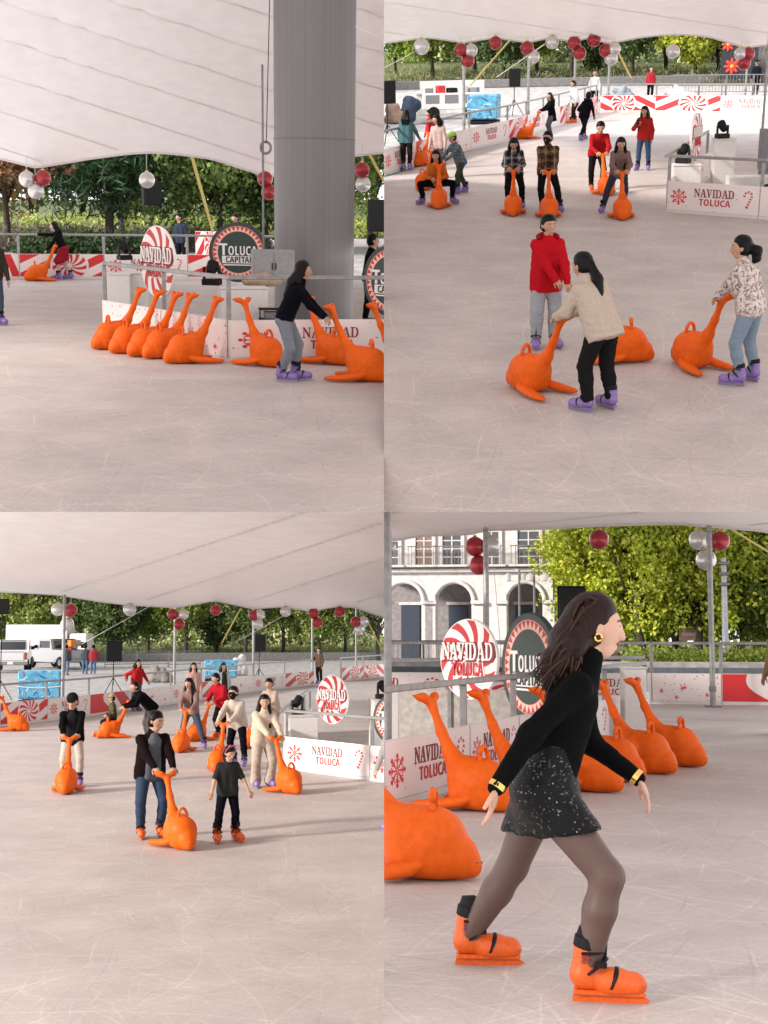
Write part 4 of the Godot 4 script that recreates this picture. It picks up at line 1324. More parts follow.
# ---- stage 1: the pillar and the booth -------------------------------------------------------------------------------------------------
func stage_pillar() -> void:
	ground("ice_rink", [G(-14, 560), G(440, 560), G(440, 277), G(-14, 279)], 0.0, M.ice)
	ground("pavement", [G(-14, 279), G(440, 277), G(440, 236), G(-14, 236)], -0.03, M.concrete)
	ground("lawn", [G(-14, 238), G(440, 238), G(440, 200), G(-14, 200)], 0.0, grain("lawn", Color(0.16, 0.20, 0.05), 0.95, 0.5, 0.3))
	canopy("white stretched tent roof with long seams above the grey pillar", [[-120, 140], [-40, 152], [0, 158], [36, 167, 1], [90, 158], [150, 152], [210, 158], [250, 170], [268, 177, 1], [300, 166], [345, 157], [384, 152], [440, 149]], -420.0, 36.0, 16.5, 0.33, 37.0, 0.16)
	# the pillar
	var pb := G(314, 326)
	var pr := 0.745
	var po := thing("pillar", "huge grey brushed steel round column rising through the booth", "pillar", Transform3D(Basis(), pb))
	part(po, "shaft", Shape.new().lathe([Vector2(pr, 0.0), Vector2(pr, 9.0)], 64).mesh(), M.pillar_steel)
	part(po, "base_ring", Shape.new().lathe([Vector2(pr + 0.02, 0), Vector2(pr + 0.05, 0.02), Vector2(pr + 0.05, 0.10), Vector2(pr + 0.002, 0.12)], 64).mesh(), M.dull_steel)
	part(po, "weld_band", Shape.new().lathe([Vector2(pr + 0.001, 3.4), Vector2(pr + 0.007, 3.41), Vector2(pr + 0.007, 3.43), Vector2(pr + 0.001, 3.44)], 64).mesh(), M.pillar_steel)
	# barriers
	var bl := G(103, 336); var bc := G(230, 362); var br := G(420, 359)
	fence("white lettered booth barrier around the grey pillar, orange aids lean on it", [bl, bc, br], [3, 3, 2, 2, 2], 0.56, 1.24, 2.0)
	fence("far white and red swirl rink boards with grey rail, before the trees", [G(-10, 279.4), G(20, 279), G(105, 279), G(188, 279), G(285, 279)], [4, 0, 2, 0, 2, 4, 3, 0], 0.62, 1.2, 2.4)
	# inside the booth
	pedestal("squat white box behind the leftmost booth post", pose(G(122, 327), -8), 0.42, 0.96, 0.4)
	pedestal("white box beside the squat one, under the peppermint sign", pose(G(141, 326), -8), 0.4, 0.97, 0.4)
	pedestal("wide white box carrying a stage light by the booth corner post", pose(G(243, 340), 5), 0.80, 0.88, 0.5)
	stage_light("black stage light on the leftmost booth rail", Transform3D(Basis(Vector3.UP, 0.5), G(126, 331, 0.0) + Vector3(0, 1.24, -0.3)), 0.72)
	stage_light("black stage light on the wide white box", Transform3D(Basis(Vector3.UP, -0.3), G(236, 338, 0.0) + Vector3(-0.40, 0.905, 0.0)), 0.9)
	single("sandbag", "cream cloth bundle lying on the wide white box", "cloth bundle", skin(Shape.new(), [[Vector3(-0.2, 0.08, 0), 0.09, Vector3(0.1, 0.10, 0.03), 0.12], [Vector3(0.1, 0.10, 0.03), 0.12, Vector3(0.34, 0.06, 0), 0.07]], 0.02, 0.05, 0.02).mesh(), grain("cream_cloth", Color(0.55, 0.42, 0.31), 0.95, 0.3, 2.0), pose(G(258, 338, 0.0) + Vector3(0.02, 0.90, -0.1)))
	var cb := thing("control_cabinet", "grey steel control cabinet with two doors before the pillar", "cabinet", pose(G(273, 336), 4))
	var lg := grain("light_grey_case", Color(0.30, 0.30, 0.315), 0.5, 0.1, 0.7)
	part(cb, "case", Shape.new().box(Vector3(0, 1.22, 0), Vector3(0.72, 0.55, 0.35), Basis(), 0.01).mesh(), lg)
	for s in [-1.0, 1.0]:
		var dr := part(cb, "door", Shape.new().box(Vector3(s * 0.178, 1.22, 0.182), Vector3(0.345, 0.52, 0.012), Basis(), 0.004).mesh(), lg)
		part(dr, "handle", Shape.new().box(Vector3(s * 0.03, 1.22, 0.195), Vector3(0.02, 0.12, 0.014), Basis(), 0.004).mesh(), M.black)
	for s in [-1.0, 1.0]: part(cb, "leg", Shape.new().box(Vector3(s * 0.3, 0.47, 0), Vector3(0.05, 0.94, 0.3)).mesh(), M.dull_steel)
	var eqp := thing("equipment_trolley", "dark mesh trolley with cables below the cabinet", "trolley", pose(G(274, 343), 0))
	for k in 4: part(eqp, "shelf", Shape.new().box(Vector3(0, 0.06 + 0.17 * k, 0), Vector3(0.5, 0.02, 0.3)).mesh(), M.rubber)
	for s in [-1.0, 1.0]: part(eqp, "upright", Shape.new().box(Vector3(s * 0.24, 0.3, 0.14), Vector3(0.02, 0.6, 0.02)).mesh(), M.black)
	for k in 3: part(eqp, "amplifier", Shape.new().box(Vector3(-0.02 + 0.03 * k, 0.13 + 0.17 * k, 0), Vector3(0.4, 0.11, 0.26), Basis(), 0.006).mesh(), M.grey_case)
	mint_sign("peppermint swirl sign behind the row of five aids", pose(G(160, 343, 0.0) + Vector3(0, 1.32, -0.12), -60), 1.16)
	city_sign("dark green round city sign half hidden by the cabinet", pose(G(240, 330, 0.0) + Vector3(0, 1.38, -0.4), -12), 1.06)
	city_sign("dark green city sign cut by the edge beside the pushing woman", pose(G(389, 357, 0.0) + Vector3(0, 1.18, 0.1), -48), 1.06)
	# mast with pulley ring
	var ms := thing("mast", "thin grey mast with a pulley ring left of the pillar", "mast", Transform3D(Basis(), G(264, 332)))
	part(ms, "tube", Shape.new().tube([Vector3.ZERO, Vector3(0, 4.6, 0)], [0.02], 8).mesh(), M.dull_steel)
	part(ms, "ring", Shape.new().tube(range(17).map(func(k): return Vector3(cos(TAU * k / 16.0) * 0.09 + 0.05, 3.22 + sin(TAU * k / 16.0) * 0.1, 0.0)), [0.022], 8).mesh(), M.dull_steel)
	part(ms, "cable", Shape.new().tube([Vector3(0.06, 3.3, 0.02), Vector3(0.14, 6.0, 0.05)], [0.008], 5).mesh(), M.black)
	# loudspeakers, lamp posts, straps, balls
	speaker("black loudspeaker on a pole over the far boards", 152, 264, 0.62, 0.80, 2.72, 25)
	speaker("grey loudspeaker right of the pillar", 377, 275, 0.6, 0.95, 2.25, -10)
	strap("yellow strap slanting down to the right, left of the pillar", D(190, 150, 38), D(213, 232, 44), 0.09)
	strap("yellow strap at the top right of the pillar", D(367, 150, 38), D(390, 192, 42), 0.09)
	strap("dark cable from the canopy corner above the silver balls", D(36, 166, 36), D(-8, 184, 36), 0.03, "black")
	strap("thin white wire strung across beside the pillar top", D(355, 26, 22), D(392, 44, 22), 0.012, "rope")
	for e in [[27, 179, false, "silver ball, upper of the pair by the red one"], [43, 178, true, "red ball beside two silver balls at the canopy corner"], [36, 191, false, "silver ball, lowest of the trio at the canopy corner"]]:
		ball(e[3], e[0], e[1], 35.5, 7.6, e[2])
	ball("lone silver ball hanging in front of the dark tree", 147, 180, 35.5, 7.8, false, 16)
	for e in [[265, 179, true, "red ball, upper of two peeking out left of the pillar"], [269, 192, true, "red ball, lower of two peeking out left of the pillar"], [362, 170, true, "red ball right of the pillar"], [363, 184, false, "silver ball below the red one right of the pillar"]]:
		ball(e[3], e[0], e[1], 34.5, 7.6, e[2])
	var lp := thing("lamp_post", "tall slim lamp post between two trees", "lamp post", Transform3D(Basis(), G(122, 247)))
	part(lp, "column", Shape.new().tube([Vector3.ZERO, Vector3(0, 3.9, 0)], [0.13, 0.12], 10).mesh(), M.dull_steel)
	for k in 3: part(lp, "lamp_head", Shape.new().box(Vector3(0.18, 2.6 + 0.45 * k, 0), Vector3(0.3, 0.14, 0.2), Basis(), 0.03).mesh(), M.dull_steel)
	# trees
	tree("russet brown tree at the left picture edge", G(8, 250), 7.4, Vector3(3.4, 2.6, 2.6), Color(0.24, 0.125, 0.075), {"trunk": 0.25, "thick": 0.018, "boughs": 100, "per": 20, "clump": 0.5, "bough": 0.8})
	tree("dark green pine with a dark crown behind the loudspeaker", G(112, 251), 9.5, Vector3(3.4, 4.2, 3.0), Color(0.035, 0.075, 0.035), {"trunk": 0.22, "boughs": 120, "per": 18, "clump": 0.6, "thick": 0.018, "kind": 1, "bough": 0.8})
	tree("mid green leafy tree behind the yellow strap", G(222, 251), 9.0, Vector3(3.8, 4.1, 3.0), Color(0.10, 0.145, 0.04), {"trunk": 0.2, "boughs": 130, "per": 19, "thick": 0.016, "clump": 0.5, "bough": 0.8})
	tree("dark leafy tree between the strap and the pillar", G(268, 250), 8.8, Vector3(3.2, 4.0, 3.0), Color(0.06, 0.095, 0.04), {"trunk": 0.2, "boughs": 90, "per": 19, "thick": 0.016, "clump": 0.5, "bough": 0.8})
	tree("green tree seen right of the pillar", G(372, 246), 9.0, Vector3(3.4, 4.0, 3.0), Color(0.12, 0.17, 0.04), {"trunk": 0.25, "boughs": 90, "per": 19, "thick": 0.016, "clump": 0.5, "bough": 0.8})
	for k in 7:
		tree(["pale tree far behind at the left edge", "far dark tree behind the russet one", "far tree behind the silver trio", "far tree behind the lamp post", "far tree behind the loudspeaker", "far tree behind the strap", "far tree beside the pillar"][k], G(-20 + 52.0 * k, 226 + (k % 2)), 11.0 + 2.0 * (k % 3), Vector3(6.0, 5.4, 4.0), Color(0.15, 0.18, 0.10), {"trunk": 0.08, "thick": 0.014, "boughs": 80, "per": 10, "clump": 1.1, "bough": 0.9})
	bank("flower_bed", "pale lavender planting behind the far boards", "planting", G(-30, 252), G(270, 252), 9.0, 0.85, Color(0.20, 0.17, 0.17), 2600, 0.42, 1)
	bank("grass", "sunlit yellow green ground cover behind the lavender", "grass", G(-30, 238), G(390, 238), 14.0, 0.9, Color(0.33, 0.36, 0.12), 2200, 0.5)
	bank("dark_hedge", "low dark green shrubs along the far rail", "planting", G(18, 256), G(150, 256), 2.5, 0.8, Color(0.04, 0.07, 0.03), 900, 0.4)
	# aids
	var five := [[113, 349, "orange dolphin aid, outermost of the five by the booth"], [131, 353, "orange dolphin aid, second of the five leaning tails by the booth"], [149, 356, "orange dolphin aid in the middle of the five by the booth"], [164, 358, "orange dolphin aid, fourth of the five by the booth"], [187, 363, "orange dolphin aid nearest the booth corner, last of the five"]]
	for k in 5: dolphin(five[k][0], five[k][1], [-66, -64, -62, -60, -70][k], five[k][2])
	dolphin(266, 366, 38, "orange dolphin aid alone before the lettered board at the booth corner")
	dolphin(332, 364, 42, "orange dolphin aid half hidden behind the woman in grey jeans")
	dolphin(366, 381, 68, "orange dolphin aid pushed by the woman in grey jeans", 1.06)
	dolphin(404, 371, 66, "orange dolphin tail showing at the picture edge below the city sign")
	dolphin(38, 281, -80, "far orange dolphin aid held by the girl in a red skirt")
	# people
	var J := Color(0.19, 0.21, 0.24)
	person("woman in black jacket and light grey jeans pushing an aid, purple skates", G(291, 381), 78, {"h": 1.62, "lean": 24, "hip": Vector3(0, -0.05, -0.08), "feet": [[0.07, 0.10, 4], [-0.09, -0.07, -10]], "hands": [Vector3(0.10, 0.80, 0.52), Vector3(-0.06, 0.86, 0.46)], "top": Color(0.014, 0.014, 0.017), "hem": -0.04, "pants": J, "style": "long", "hair_len": 0.20, "head": [8, -6], "hair": Color(0.02, 0.011, 0.008), "collar_up": 0.02, "cell": 0.019, "faceless": false})
	person("girl in black top and red skirt leaning on the far rail", G(63, 280), -82, {"h": 1.56, "lean": 22, "hip": Vector3(0, -0.04, -0.05), "feet": [[0.10, 0.16, 0], [-0.1, -0.16, -12]], "hands": [Vector3(0.15, 0.75, 0.45), Vector3(-0.10, 1.22, 0.75)], "top": Color(0.02, 0.018, 0.02), "hem": -0.03, "skirt": Color(0.30, 0.018, 0.035), "skirt_len": 0.2, "skirt_flare": 0.06, "skin": Color(0.50, 0.36, 0.32), "style": "long", "hair_len": 0.16, "head": [0, 0]})
	person("person in olive vest and jeans cut by the left picture edge", G(-5, 325), 30, {"h": 1.62, "lean": 12, "feet": [[0.12, 0.05, 5], [-0.12, -0.05, -5]], "top": Color(0.04, 0.042, 0.028), "hem": 0.06, "pants": Color(0.06, 0.085, 0.13), "style": "short"})
	person("man in dark blue jacket standing behind the far boards", G(182, 268), -30, {"h": 1.70, "lean": 5, "top": Color(0.03, 0.04, 0.06), "pants": Color(0.02, 0.02, 0.025), "style": "short", "skates": "", "head": [-30, 10]})
	person("man in black jacket looking down above the round city sign", G(238, 272), -20, {"h": 1.76, "lean": 10, "top": Color(0.012, 0.012, 0.014), "pants": Color(0.02, 0.02, 0.025), "style": "short", "skates": "", "wide": 1.15, "head": [-20, 15]})
	person("man in black shirt standing right of the pillar, facing right", G(368, 322), 85, {"h": 1.68, "lean": 6, "top": Color(0.012, 0.012, 0.012), "pants": Color(0.016, 0.016, 0.018), "style": "short", "skates": "", "hands": [Vector3(0.2, 1.0, 0.35), Vector3(-0.2, 1.0, 0.35)]})
	# red seats and crowd gear beyond the boards
	var sg := thing("banner_panel", "red patterned banner between the dark man and the city sign", "banner", pose(G(208, 262), 0))
	part(sg, "panel", Shape.new().box(Vector3(0, 0.55, 0), Vector3(0.85, 1.0, 0.04)).mesh(), M.white_board)
	part(sg, "print", Shape.new().quad(Vector3(-0.42, 0.07, 0.024), Vector3(0.42, 0.07, 0.024), Vector3(0.42, 1.03, 0.024), Vector3(-0.42, 1.03, 0.024)).mesh(), board_print(0))


# ---- stage 2: the wide view from above ---------------------------------------------------------------------------------------------
func crowd_barrier(label: String, a: Vector3, b: Vector3) -> void:
	var o := thing("crowd_barrier", label, "barrier", Transform3D(), "metal crowd barriers")
	var d := (b - a).normalized()
	for y in [0.22, 1.08]: part(o, "rail", Shape.new().bar(a + Vector3.UP * y, b + Vector3.UP * y, 0.045, 0.045).mesh(), M.dull_steel)
	for p in [a, b]: part(o, "post", Shape.new().bar(p, p + Vector3.UP * 1.1, 0.05, 0.05).mesh(), M.dull_steel)
	var n := int(a.distance_to(b) / 0.16)
	for k in range(1, n): part(o, "bar", Shape.new().bar(a.lerp(b, float(k) / n) + Vector3.UP * 0.22, a.lerp(b, float(k) / n) + Vector3.UP * 1.08, 0.022, 0.022).mesh(), M.dull_steel)


func wrapped_cube(label: String, at: Transform3D, w: float, hh: float, d: float) -> void:
	if not M.has("blue_wrap"):
		var im := Image.create(256, 256, false, Image.FORMAT_RGB8)
		rng.seed = 21
		for y in 256:
			for x in 256: im.set_pixel(x, y, Color(0.18, 0.46, 0.62).lerp(Color(0.42, 0.68, 0.78), 0.5 + 0.5 * bumps.get_noise_2d(x * 0.02, y * 0.02)))
		for k in 60:
			var p := Vector2(rng.randf() * 256.0, rng.randf() * 256.0)
			var e := p + Vector2(rng.randfn(), rng.randfn()) * 26.0
			stroke(im, [p, (p + e) * 0.5 + Vector2(rng.randfn(), rng.randfn()) * 9.0, e], rng.randf_range(1.5, 6.0), [Color(0.50, 0.30, 0.36), Color(0.60, 0.74, 0.80), Color(0.12, 0.30, 0.50), Color(0.35, 0.58, 0.66)][k % 4])
		printed("blue_wrap", im, 0.35)
		M.blue_wrap.uv1_triplanar = true; M.blue_wrap.uv1_scale = Vector3.ONE * 0.7
	var o := thing("wrapped_crate", label, "crate", at, "blue wrapped crates beyond the boards")
	part(o, "wrap", skin(Shape.new(), [], 0.05, 0.05).mesh() if false else Shape.new().box(Vector3(0, hh * 0.5 + 0.12, 0), Vector3(w, hh - 0.12, d), Basis(), 0.05).mesh(), M.blue_wrap)
	part(o, "pallet", Shape.new().box(Vector3(0, 0.06, 0), Vector3(w * 0.96, 0.12, d * 0.96)).mesh(), M.rubber)
	part(o, "lashing", Shape.new().tube([Vector3(-w * 0.51, hh * 0.55, d * 0.51), Vector3(0, hh * 0.5, d * 0.515), Vector3(w * 0.51, hh * 0.55, d * 0.51)], [0.02], 5).mesh(), M.rope)


func bundle(label: String, at: Transform3D, s: Vector3, col: Color, seed_no: int) -> void:
	var r := RandomNumberGenerator.new(); r.seed = seed_no
	var bn := []
	for k in 7:
		var a := Vector3(r.randf_range(-1, 1), 0, r.randf_range(-0.6, 0.6)) * s * 0.4 + Vector3.UP * s.y * 0.15
		var b := Vector3(r.randf_range(-0.6, 0.6), 0, r.randf_range(-0.4, 0.4)) * s * 0.4 + Vector3.UP * s.y * r.randf_range(0.3, 0.85)
		bn.append([a, s.y * 0.22, b, s.y * 0.15])
	var sh := Shape.new(); sh.tint = col
	single("tarp_bundle", label, "bundle", skin(sh, bn, 0.05, 0.12, 0.05, 0.005, 4.0).mesh(), M.cloth, at, "covered bundles beyond the boards")


func booth(label: String, fl: Vector3, fr: Vector3, bl: Vector3, pr: Array, rail := 1.18) -> void:
	# open technician's booth: lettered front board, side board, posts and rails; fl, fr, bl: ground points of three corners
	var o := fence(label, [bl, fl, fr], pr, 0.6, rail, 2.4)
	o.name = numbered("booth_barrier")


func stage_wide() -> void:
	ground("ice_rink", [G(300, 620), G(900, 620), G(900, 112), G(600, 112), G(556, 124), G(300, 204)], 0.0, M.ice)
	ground("artificial_turf", [G(300, 204), G(556, 124), G(600, 112), G(590, 108), G(545, 119), G(300, 190)], -0.004, M.turf)
	ground("pavement", [G(300, 205), G(600, 112.5), G(900, 112.5), G(900, 84), G(300, 84)], -0.03, M.concrete)
	ground("lawn", [G(250, 85), G(950, 85), G(950, 50), G(250, 50)], 0.0, grain("lawn", Color(0.16, 0.20, 0.05), 0.95, 0.5, 0.3))
	canopy("white scalloped tent roof over the wide rink with red and silver balls", [[300, 40], [384, 42], [430, 37], [463, 42, 1], [495, 37], [528, 42, 1], [550, 37], [573, 41, 1], [590, 37], [608, 43, 1], [640, 37], [675, 34], [712, 37], [745, 47, 1], [768, 44], [880, 38]], -420.0, 47.0, 11.0, 0.16, 30.0, 0.16)
	fence("curving white and red swirl boards along the edge of the wide rink", [G(300, 203), G(384, 176), G(471, 150), G(509, 141), G(560, 125), G(597, 113)], [3, 0, 2, 0, 3, 2, 0, 2], 0.66, 1.2, 2.6)
	fence("straight far boards with two red sunbursts on the wide rink", [G(600, 112), G(655, 112), G(720, 113), G(900, 114)], [1, 0, 2, 0, 1, 2], 0.66, 1.2, 2.7)
	# booth on the right
	booth("white lettered booth barrier beside the thin peppermint sign", G(666, 212), G(860, 227), G(708, 178), [3, 3, 2, 2])
	pedestal("squat white box in the front corner of the booth", pose(G(684, 204), 3), 0.62, 0.86, 0.5)
	pedestal("tall white box at the back of the booth", pose(G(721, 188), 3), 0.50, 1.16, 0.5)
	stage_light("black stage light on the squat white box", pose(G(681, 203) + Vector3(0, 0.885, 0), -30), 0.9)
	stage_light("black stage light on the tall white box", pose(G(719, 188) + Vector3(0, 1.185, 0), 20), 0.9)
	mint_sign("narrow peppermint sign seen nearly edge-on over the booth rail", pose(G(693, 200) + Vector3(0, 1.42, -0.1), 72), 1.0)
	var pl := thing("floor_plate", "low white floor panel inside the booth", "panel", pose(G(752, 193), 3))
	part(pl, "panel", Shape.new().box(Vector3(0, 0.2, 0), Vector3(1.2, 0.4, 0.5), Basis(), 0.01).mesh(), M.white_case)
	part(pl, "grate", Shape.new().box(Vector3(-0.3, 0.015, 0.8), Vector3(1.6, 0.03, 0.7)).mesh(), M.rubber)
	var gc := thing("control_cabinet", "grey control cabinet at the right edge of the booth", "cabinet", pose(G(766, 187), 0))
	part(gc, "case", Shape.new().box(Vector3(0.05, 0.9, 0), Vector3(0.55, 0.95, 0.4), Basis(), 0.01).mesh(), M.grey_case)
	part(gc, "stand", Shape.new().box(Vector3(0.05, 0.21, 0), Vector3(0.45, 0.42, 0.3)).mesh(), M.dull_steel)
	single("cable_heap", "black cable heap on the booth floor at the right edge", "cables", skin(Shape.new(), [[Vector3(-0.4, 0.1, 0), 0.1, Vector3(0.3, 0.14, 0), 0.16], [Vector3(0.1, 0.2, 0), 0.14, Vector3(0.5, 0.12, 0.1), 0.1]], 0.03, 0.05, 0.05, 0.003, 5.0).mesh(), M.rubber, pose(G(762, 199)))
	pole("slanting grey mast at the right edge behind the booth", 759, 178, 4.2, 0.035, "mast")
	# canopy poles and balls
	for e in [[464, 133, "tent pole with two red balls beside the blue crate"], [528, 121, "tent pole behind the girl in the black coat"], [574, 110, "tent pole beside the white shirt skater"], [608, 104, "tent pole behind the far corner of the boards"], [745, 97, "tent pole by the flower panel"]]:
		pole(e[2], e[0], e[1], 3.3 if e[1] > 115 else 3.15, 0.06)
	var bs := [[421.5, 46.6, false, "big silver ball near the left edge under the canopy"], [461, 50, true, "red ball, upper of the first pole's cluster"], [471, 50.5, false, "silver ball tucked behind the first pole's red pair"], [468, 61, true, "red ball, lower of the first pole's cluster"], [495.5, 43, true, "single red ball midway between the first two poles"],
		[527, 48, true, "red ball on the second pole"], [533, 57, false, "silver ball under the second pole's red ball"], [552, 42, false, "pale silver ball high between second and third poles"], [574, 43, true, "red ball, upper on the third pole"], [579.5, 53, true, "red ball, lower on the third pole"],
		[594, 40, true, "single red ball high beside the third pole"], [605.7, 50.5, true, "red ball beside two silver balls on the fourth pole"], [614, 49, false, "silver ball, upper on the fourth pole"], [611, 58.5, false, "silver ball, lower on the fourth pole"], [673, 51.5, false, "lone silver ball before the yellow green tree"],
		[741, 54, false, "silver ball beside the red pair near the right edge"], [748, 54, true, "red ball, upper of the pair near the right edge"], [744, 63, true, "red ball, lower of the pair near the right edge"]]
	for e in bs: ball(e[3], e[0], e[1], 46.0, 6.3 if e[0] > 440 else 7.6, e[2])
	strap("pale strap from the left edge up to the big silver ball", D(380, 70, 46), D(416, 51, 46), 0.06, "rope")
	strap("yellow strap behind the blue crate", D(512, 38, 47), D(470, 86, 52), 0.07)
	strap("pale strap crossing behind the second pole", D(548, 42, 47), D(497, 77, 50), 0.05, "rope")
	strap("yellow strap right of the fourth pole", D(610, 36, 47), D(631, 78, 55), 0.07)
	strap("dark cable at the right edge", D(752, 56, 46), D(772, 82, 46), 0.05, "black")
	# behind the boards
	speaker("grey loudspeaker on a tripod at the left edge", 388, 147, 0.55, 0.75, 2.2, 20)
	speaker("black loudspeaker on a tripod behind the second strap", 514, 117, 0.5, 0.75, 2.05, 10)
	wrapped_cube("blue wrapped crate behind the curving boards", pose(G(484, 123), -6), 1.28, 1.1, 1.0)
	var cart := thing("service_trailer", "white service trailer loaded with gear behind the blue crate", "trailer", pose(G(452, 118), 4))
	part(cart, "body", Shape.new().box(Vector3(0, 0.75, 0), Vector3(2.6, 0.7, 1.2), Basis(), 0.03).mesh(), M.white_case)
	part(cart, "canopy_frame", Shape.new().box(Vector3(0, 1.36, -0.5), Vector3(2.9, 0.45, 0.06)).mesh(), M.white_case)
	for k in 3: part(cart, "window", Shape.new().box(Vector3(-0.85 + 0.85 * k, 0.85, 0.605), Vector3(0.6, 0.36, 0.02)).mesh(), M.grey_case)
	for s in [-0.8, 0.8]: part(cart, "wheel", Shape.new().lathe([Vector2(0, -0.08), Vector2(0.24, -0.08), Vector2(0.27, -0.04), Vector2(0.27, 0.04), Vector2(0.24, 0.08), Vector2(0, 0.08)], 18, Transform3D(Basis(Vector3.RIGHT, PI / 2), Vector3(s, 0.27, 0.56))).mesh(), M.rubber)
	for k in 5: part(cart, "gear_box", Shape.new().box(Vector3(-1.0 + 0.5 * k, 1.2 + 0.05 * (k % 2), 0.2), Vector3(0.36, 0.22 + 0.1 * (k % 2), 0.4), Basis(Vector3.UP, 0.3 * k), 0.02).mesh(), [M.grey_case, M.red_print, M.rubber, M.white_case, M.grey_case][k])
	var tb2 := thing("white_counter", "white counter with boxes left of the trailer", "counter", pose(G(432, 114), 4))
	part(tb2, "top", Shape.new().box(Vector3(0, 0.95, 0), Vector3(1.5, 0.08, 0.7), Basis(), 0.01).mesh(), M.white_case)
	part(tb2, "front", Shape.new().box(Vector3(0, 0.46, 0.2), Vector3(1.4, 0.9, 0.06)).mesh(), M.white_case)
	bundle("dark blue tarp bundle left of the white counter", pose(G(411, 121)), Vector3(1.3, 1.1, 0.8), Color(0.05, 0.07, 0.10), 3)
	bundle("tan and grey bundle at the left edge behind the boards", pose(G(394, 123)), Vector3(1.2, 0.9, 0.8), Color(0.36, 0.25, 0.19), 5)
	bundle("white tarp bundle before the crowd barriers", pose(G(676, 98)), Vector3(2.2, 0.75, 0.8), Color(0.7, 0.7, 0.7), 8)
	bundle("grey blue tarp bundle left of the red jacket onlooker", pose(G(618, 101)), Vector3(2.4, 0.8, 0.8), Color(0.30, 0.34, 0.38), 9)
	for k in 4: crowd_barrier(["crowd barrier nearest the red jacket onlooker", "second crowd barrier from the red jacket onlooker", "crowd barrier before the flower panel", "crowd barrier at the right edge by the guard"][k], G(672 + 27.0 * k, 96), G(698 + 27.0 * k, 96))
	single("planter_wall", "long low grey planter wall before the far lawn", "wall", Shape.new().box(Vector3(0, 0.25, 0), Vector3(60, 0.5, 0.5), Basis(), 0.02).mesh(), M.dull_steel, pose(G(575, 85.5)))
	# flower panel and monument
	var fp := thing("flower_panel", "dark panel with big red flowers near the right edge", "decoration", pose(G(738, 84), 0))
	part(fp, "panel", Shape.new().box(Vector3(0, 1.5, 0), Vector3(2.2, 2.4, 0.1)).mesh(), grain("dark_panel", Color(0.03, 0.035, 0.05), 0.6, 0.3, 0.5))
	for s in [-0.8, 0.8]: part(fp, "leg", Shape.new().box(Vector3(s, 0.15, 0), Vector3(0.1, 0.3, 0.3)).mesh(), M.dull_steel)
	for e in [[-0.75, 2.35, 0.42], [-0.45, 1.05, 0.5], [0.35, 1.75, 0.4], [0.9, 2.5, 0.3]]:
		var fw := Shape.new()
		for k in 8:
			var t := TAU * k / 8.0
			fw.ball(Vector3(e[0] + cos(t) * e[2] * 0.6, e[1] + sin(t) * e[2] * 0.6, 0.09), Vector3(e[2] * 0.42, e[2] * 0.2, 0.04), Basis(Vector3.BACK, t), 5, 8)
		var fl := part(fp, "flower", fw.mesh(), mat("flower_red", Color(0.62, 0.05, 0.03), 0.6))
		part(fl, "heart", Shape.new().ball(Vector3(e[0], e[1], 0.12), Vector3(e[2] * 0.26, e[2] * 0.26, 0.06), Basis(), 6, 10).mesh(), mat("flower_heart", Color(0.75, 0.35, 0.04), 0.6))
	var mo := thing("stone_monument", "grey stone monument at the top right edge", "monument", pose(G(764, 82), 0))
	var stn := grain("grey_stone", Color(0.26, 0.25, 0.25), 0.9, 0.4, 0.4)
	part(mo, "plinth", Shape.new().box(Vector3(0, 0.4, 0), Vector3(2.2, 0.8, 2.0), Basis(), 0.04).mesh(), stn)
	part(mo, "block", Shape.new().box(Vector3(0, 1.5, 0), Vector3(1.6, 1.4, 1.5), Basis(), 0.04).mesh(), stn)
	part(mo, "cap", Shape.new().box(Vector3(0, 2.35, 0), Vector3(1.2, 0.3, 1.1), Basis(), 0.04).mesh(), stn)
	# trees
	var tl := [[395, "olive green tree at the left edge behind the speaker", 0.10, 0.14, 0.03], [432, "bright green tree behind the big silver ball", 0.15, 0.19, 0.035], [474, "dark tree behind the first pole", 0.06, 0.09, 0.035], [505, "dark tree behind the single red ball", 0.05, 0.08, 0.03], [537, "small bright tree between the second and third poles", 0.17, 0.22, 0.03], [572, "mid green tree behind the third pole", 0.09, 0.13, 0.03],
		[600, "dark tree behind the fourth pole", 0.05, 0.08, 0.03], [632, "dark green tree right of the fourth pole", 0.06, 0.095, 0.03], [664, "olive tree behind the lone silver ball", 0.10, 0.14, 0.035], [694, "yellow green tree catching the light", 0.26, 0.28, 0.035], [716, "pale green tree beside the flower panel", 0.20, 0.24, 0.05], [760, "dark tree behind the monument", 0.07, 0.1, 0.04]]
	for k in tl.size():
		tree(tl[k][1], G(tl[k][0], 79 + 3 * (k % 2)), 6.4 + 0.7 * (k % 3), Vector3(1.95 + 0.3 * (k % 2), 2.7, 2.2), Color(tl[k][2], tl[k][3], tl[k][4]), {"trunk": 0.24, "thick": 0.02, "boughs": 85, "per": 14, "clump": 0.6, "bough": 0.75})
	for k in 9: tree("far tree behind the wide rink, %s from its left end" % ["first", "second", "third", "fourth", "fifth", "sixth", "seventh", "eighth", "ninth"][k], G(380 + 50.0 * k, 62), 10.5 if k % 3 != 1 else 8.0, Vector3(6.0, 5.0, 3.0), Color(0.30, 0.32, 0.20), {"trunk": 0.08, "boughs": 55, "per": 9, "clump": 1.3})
	bank("ground_cover", "pale grey green ground cover under the far trees", "planting", G(360, 83), G(800, 83), 16.0, 0.7, Color(0.26, 0.26, 0.17), 2800, 0.55, 1)
	# skaters, far to near
	var dk := Color(0.016, 0.016, 0.018)
	person("person in red jacket standing behind the far boards", G(650, 99), 10, {"h": 1.6, "top": Color(0.38, 0.03, 0.04), "pants": dk, "style": "short", "skates": "", "cell": 0.026})
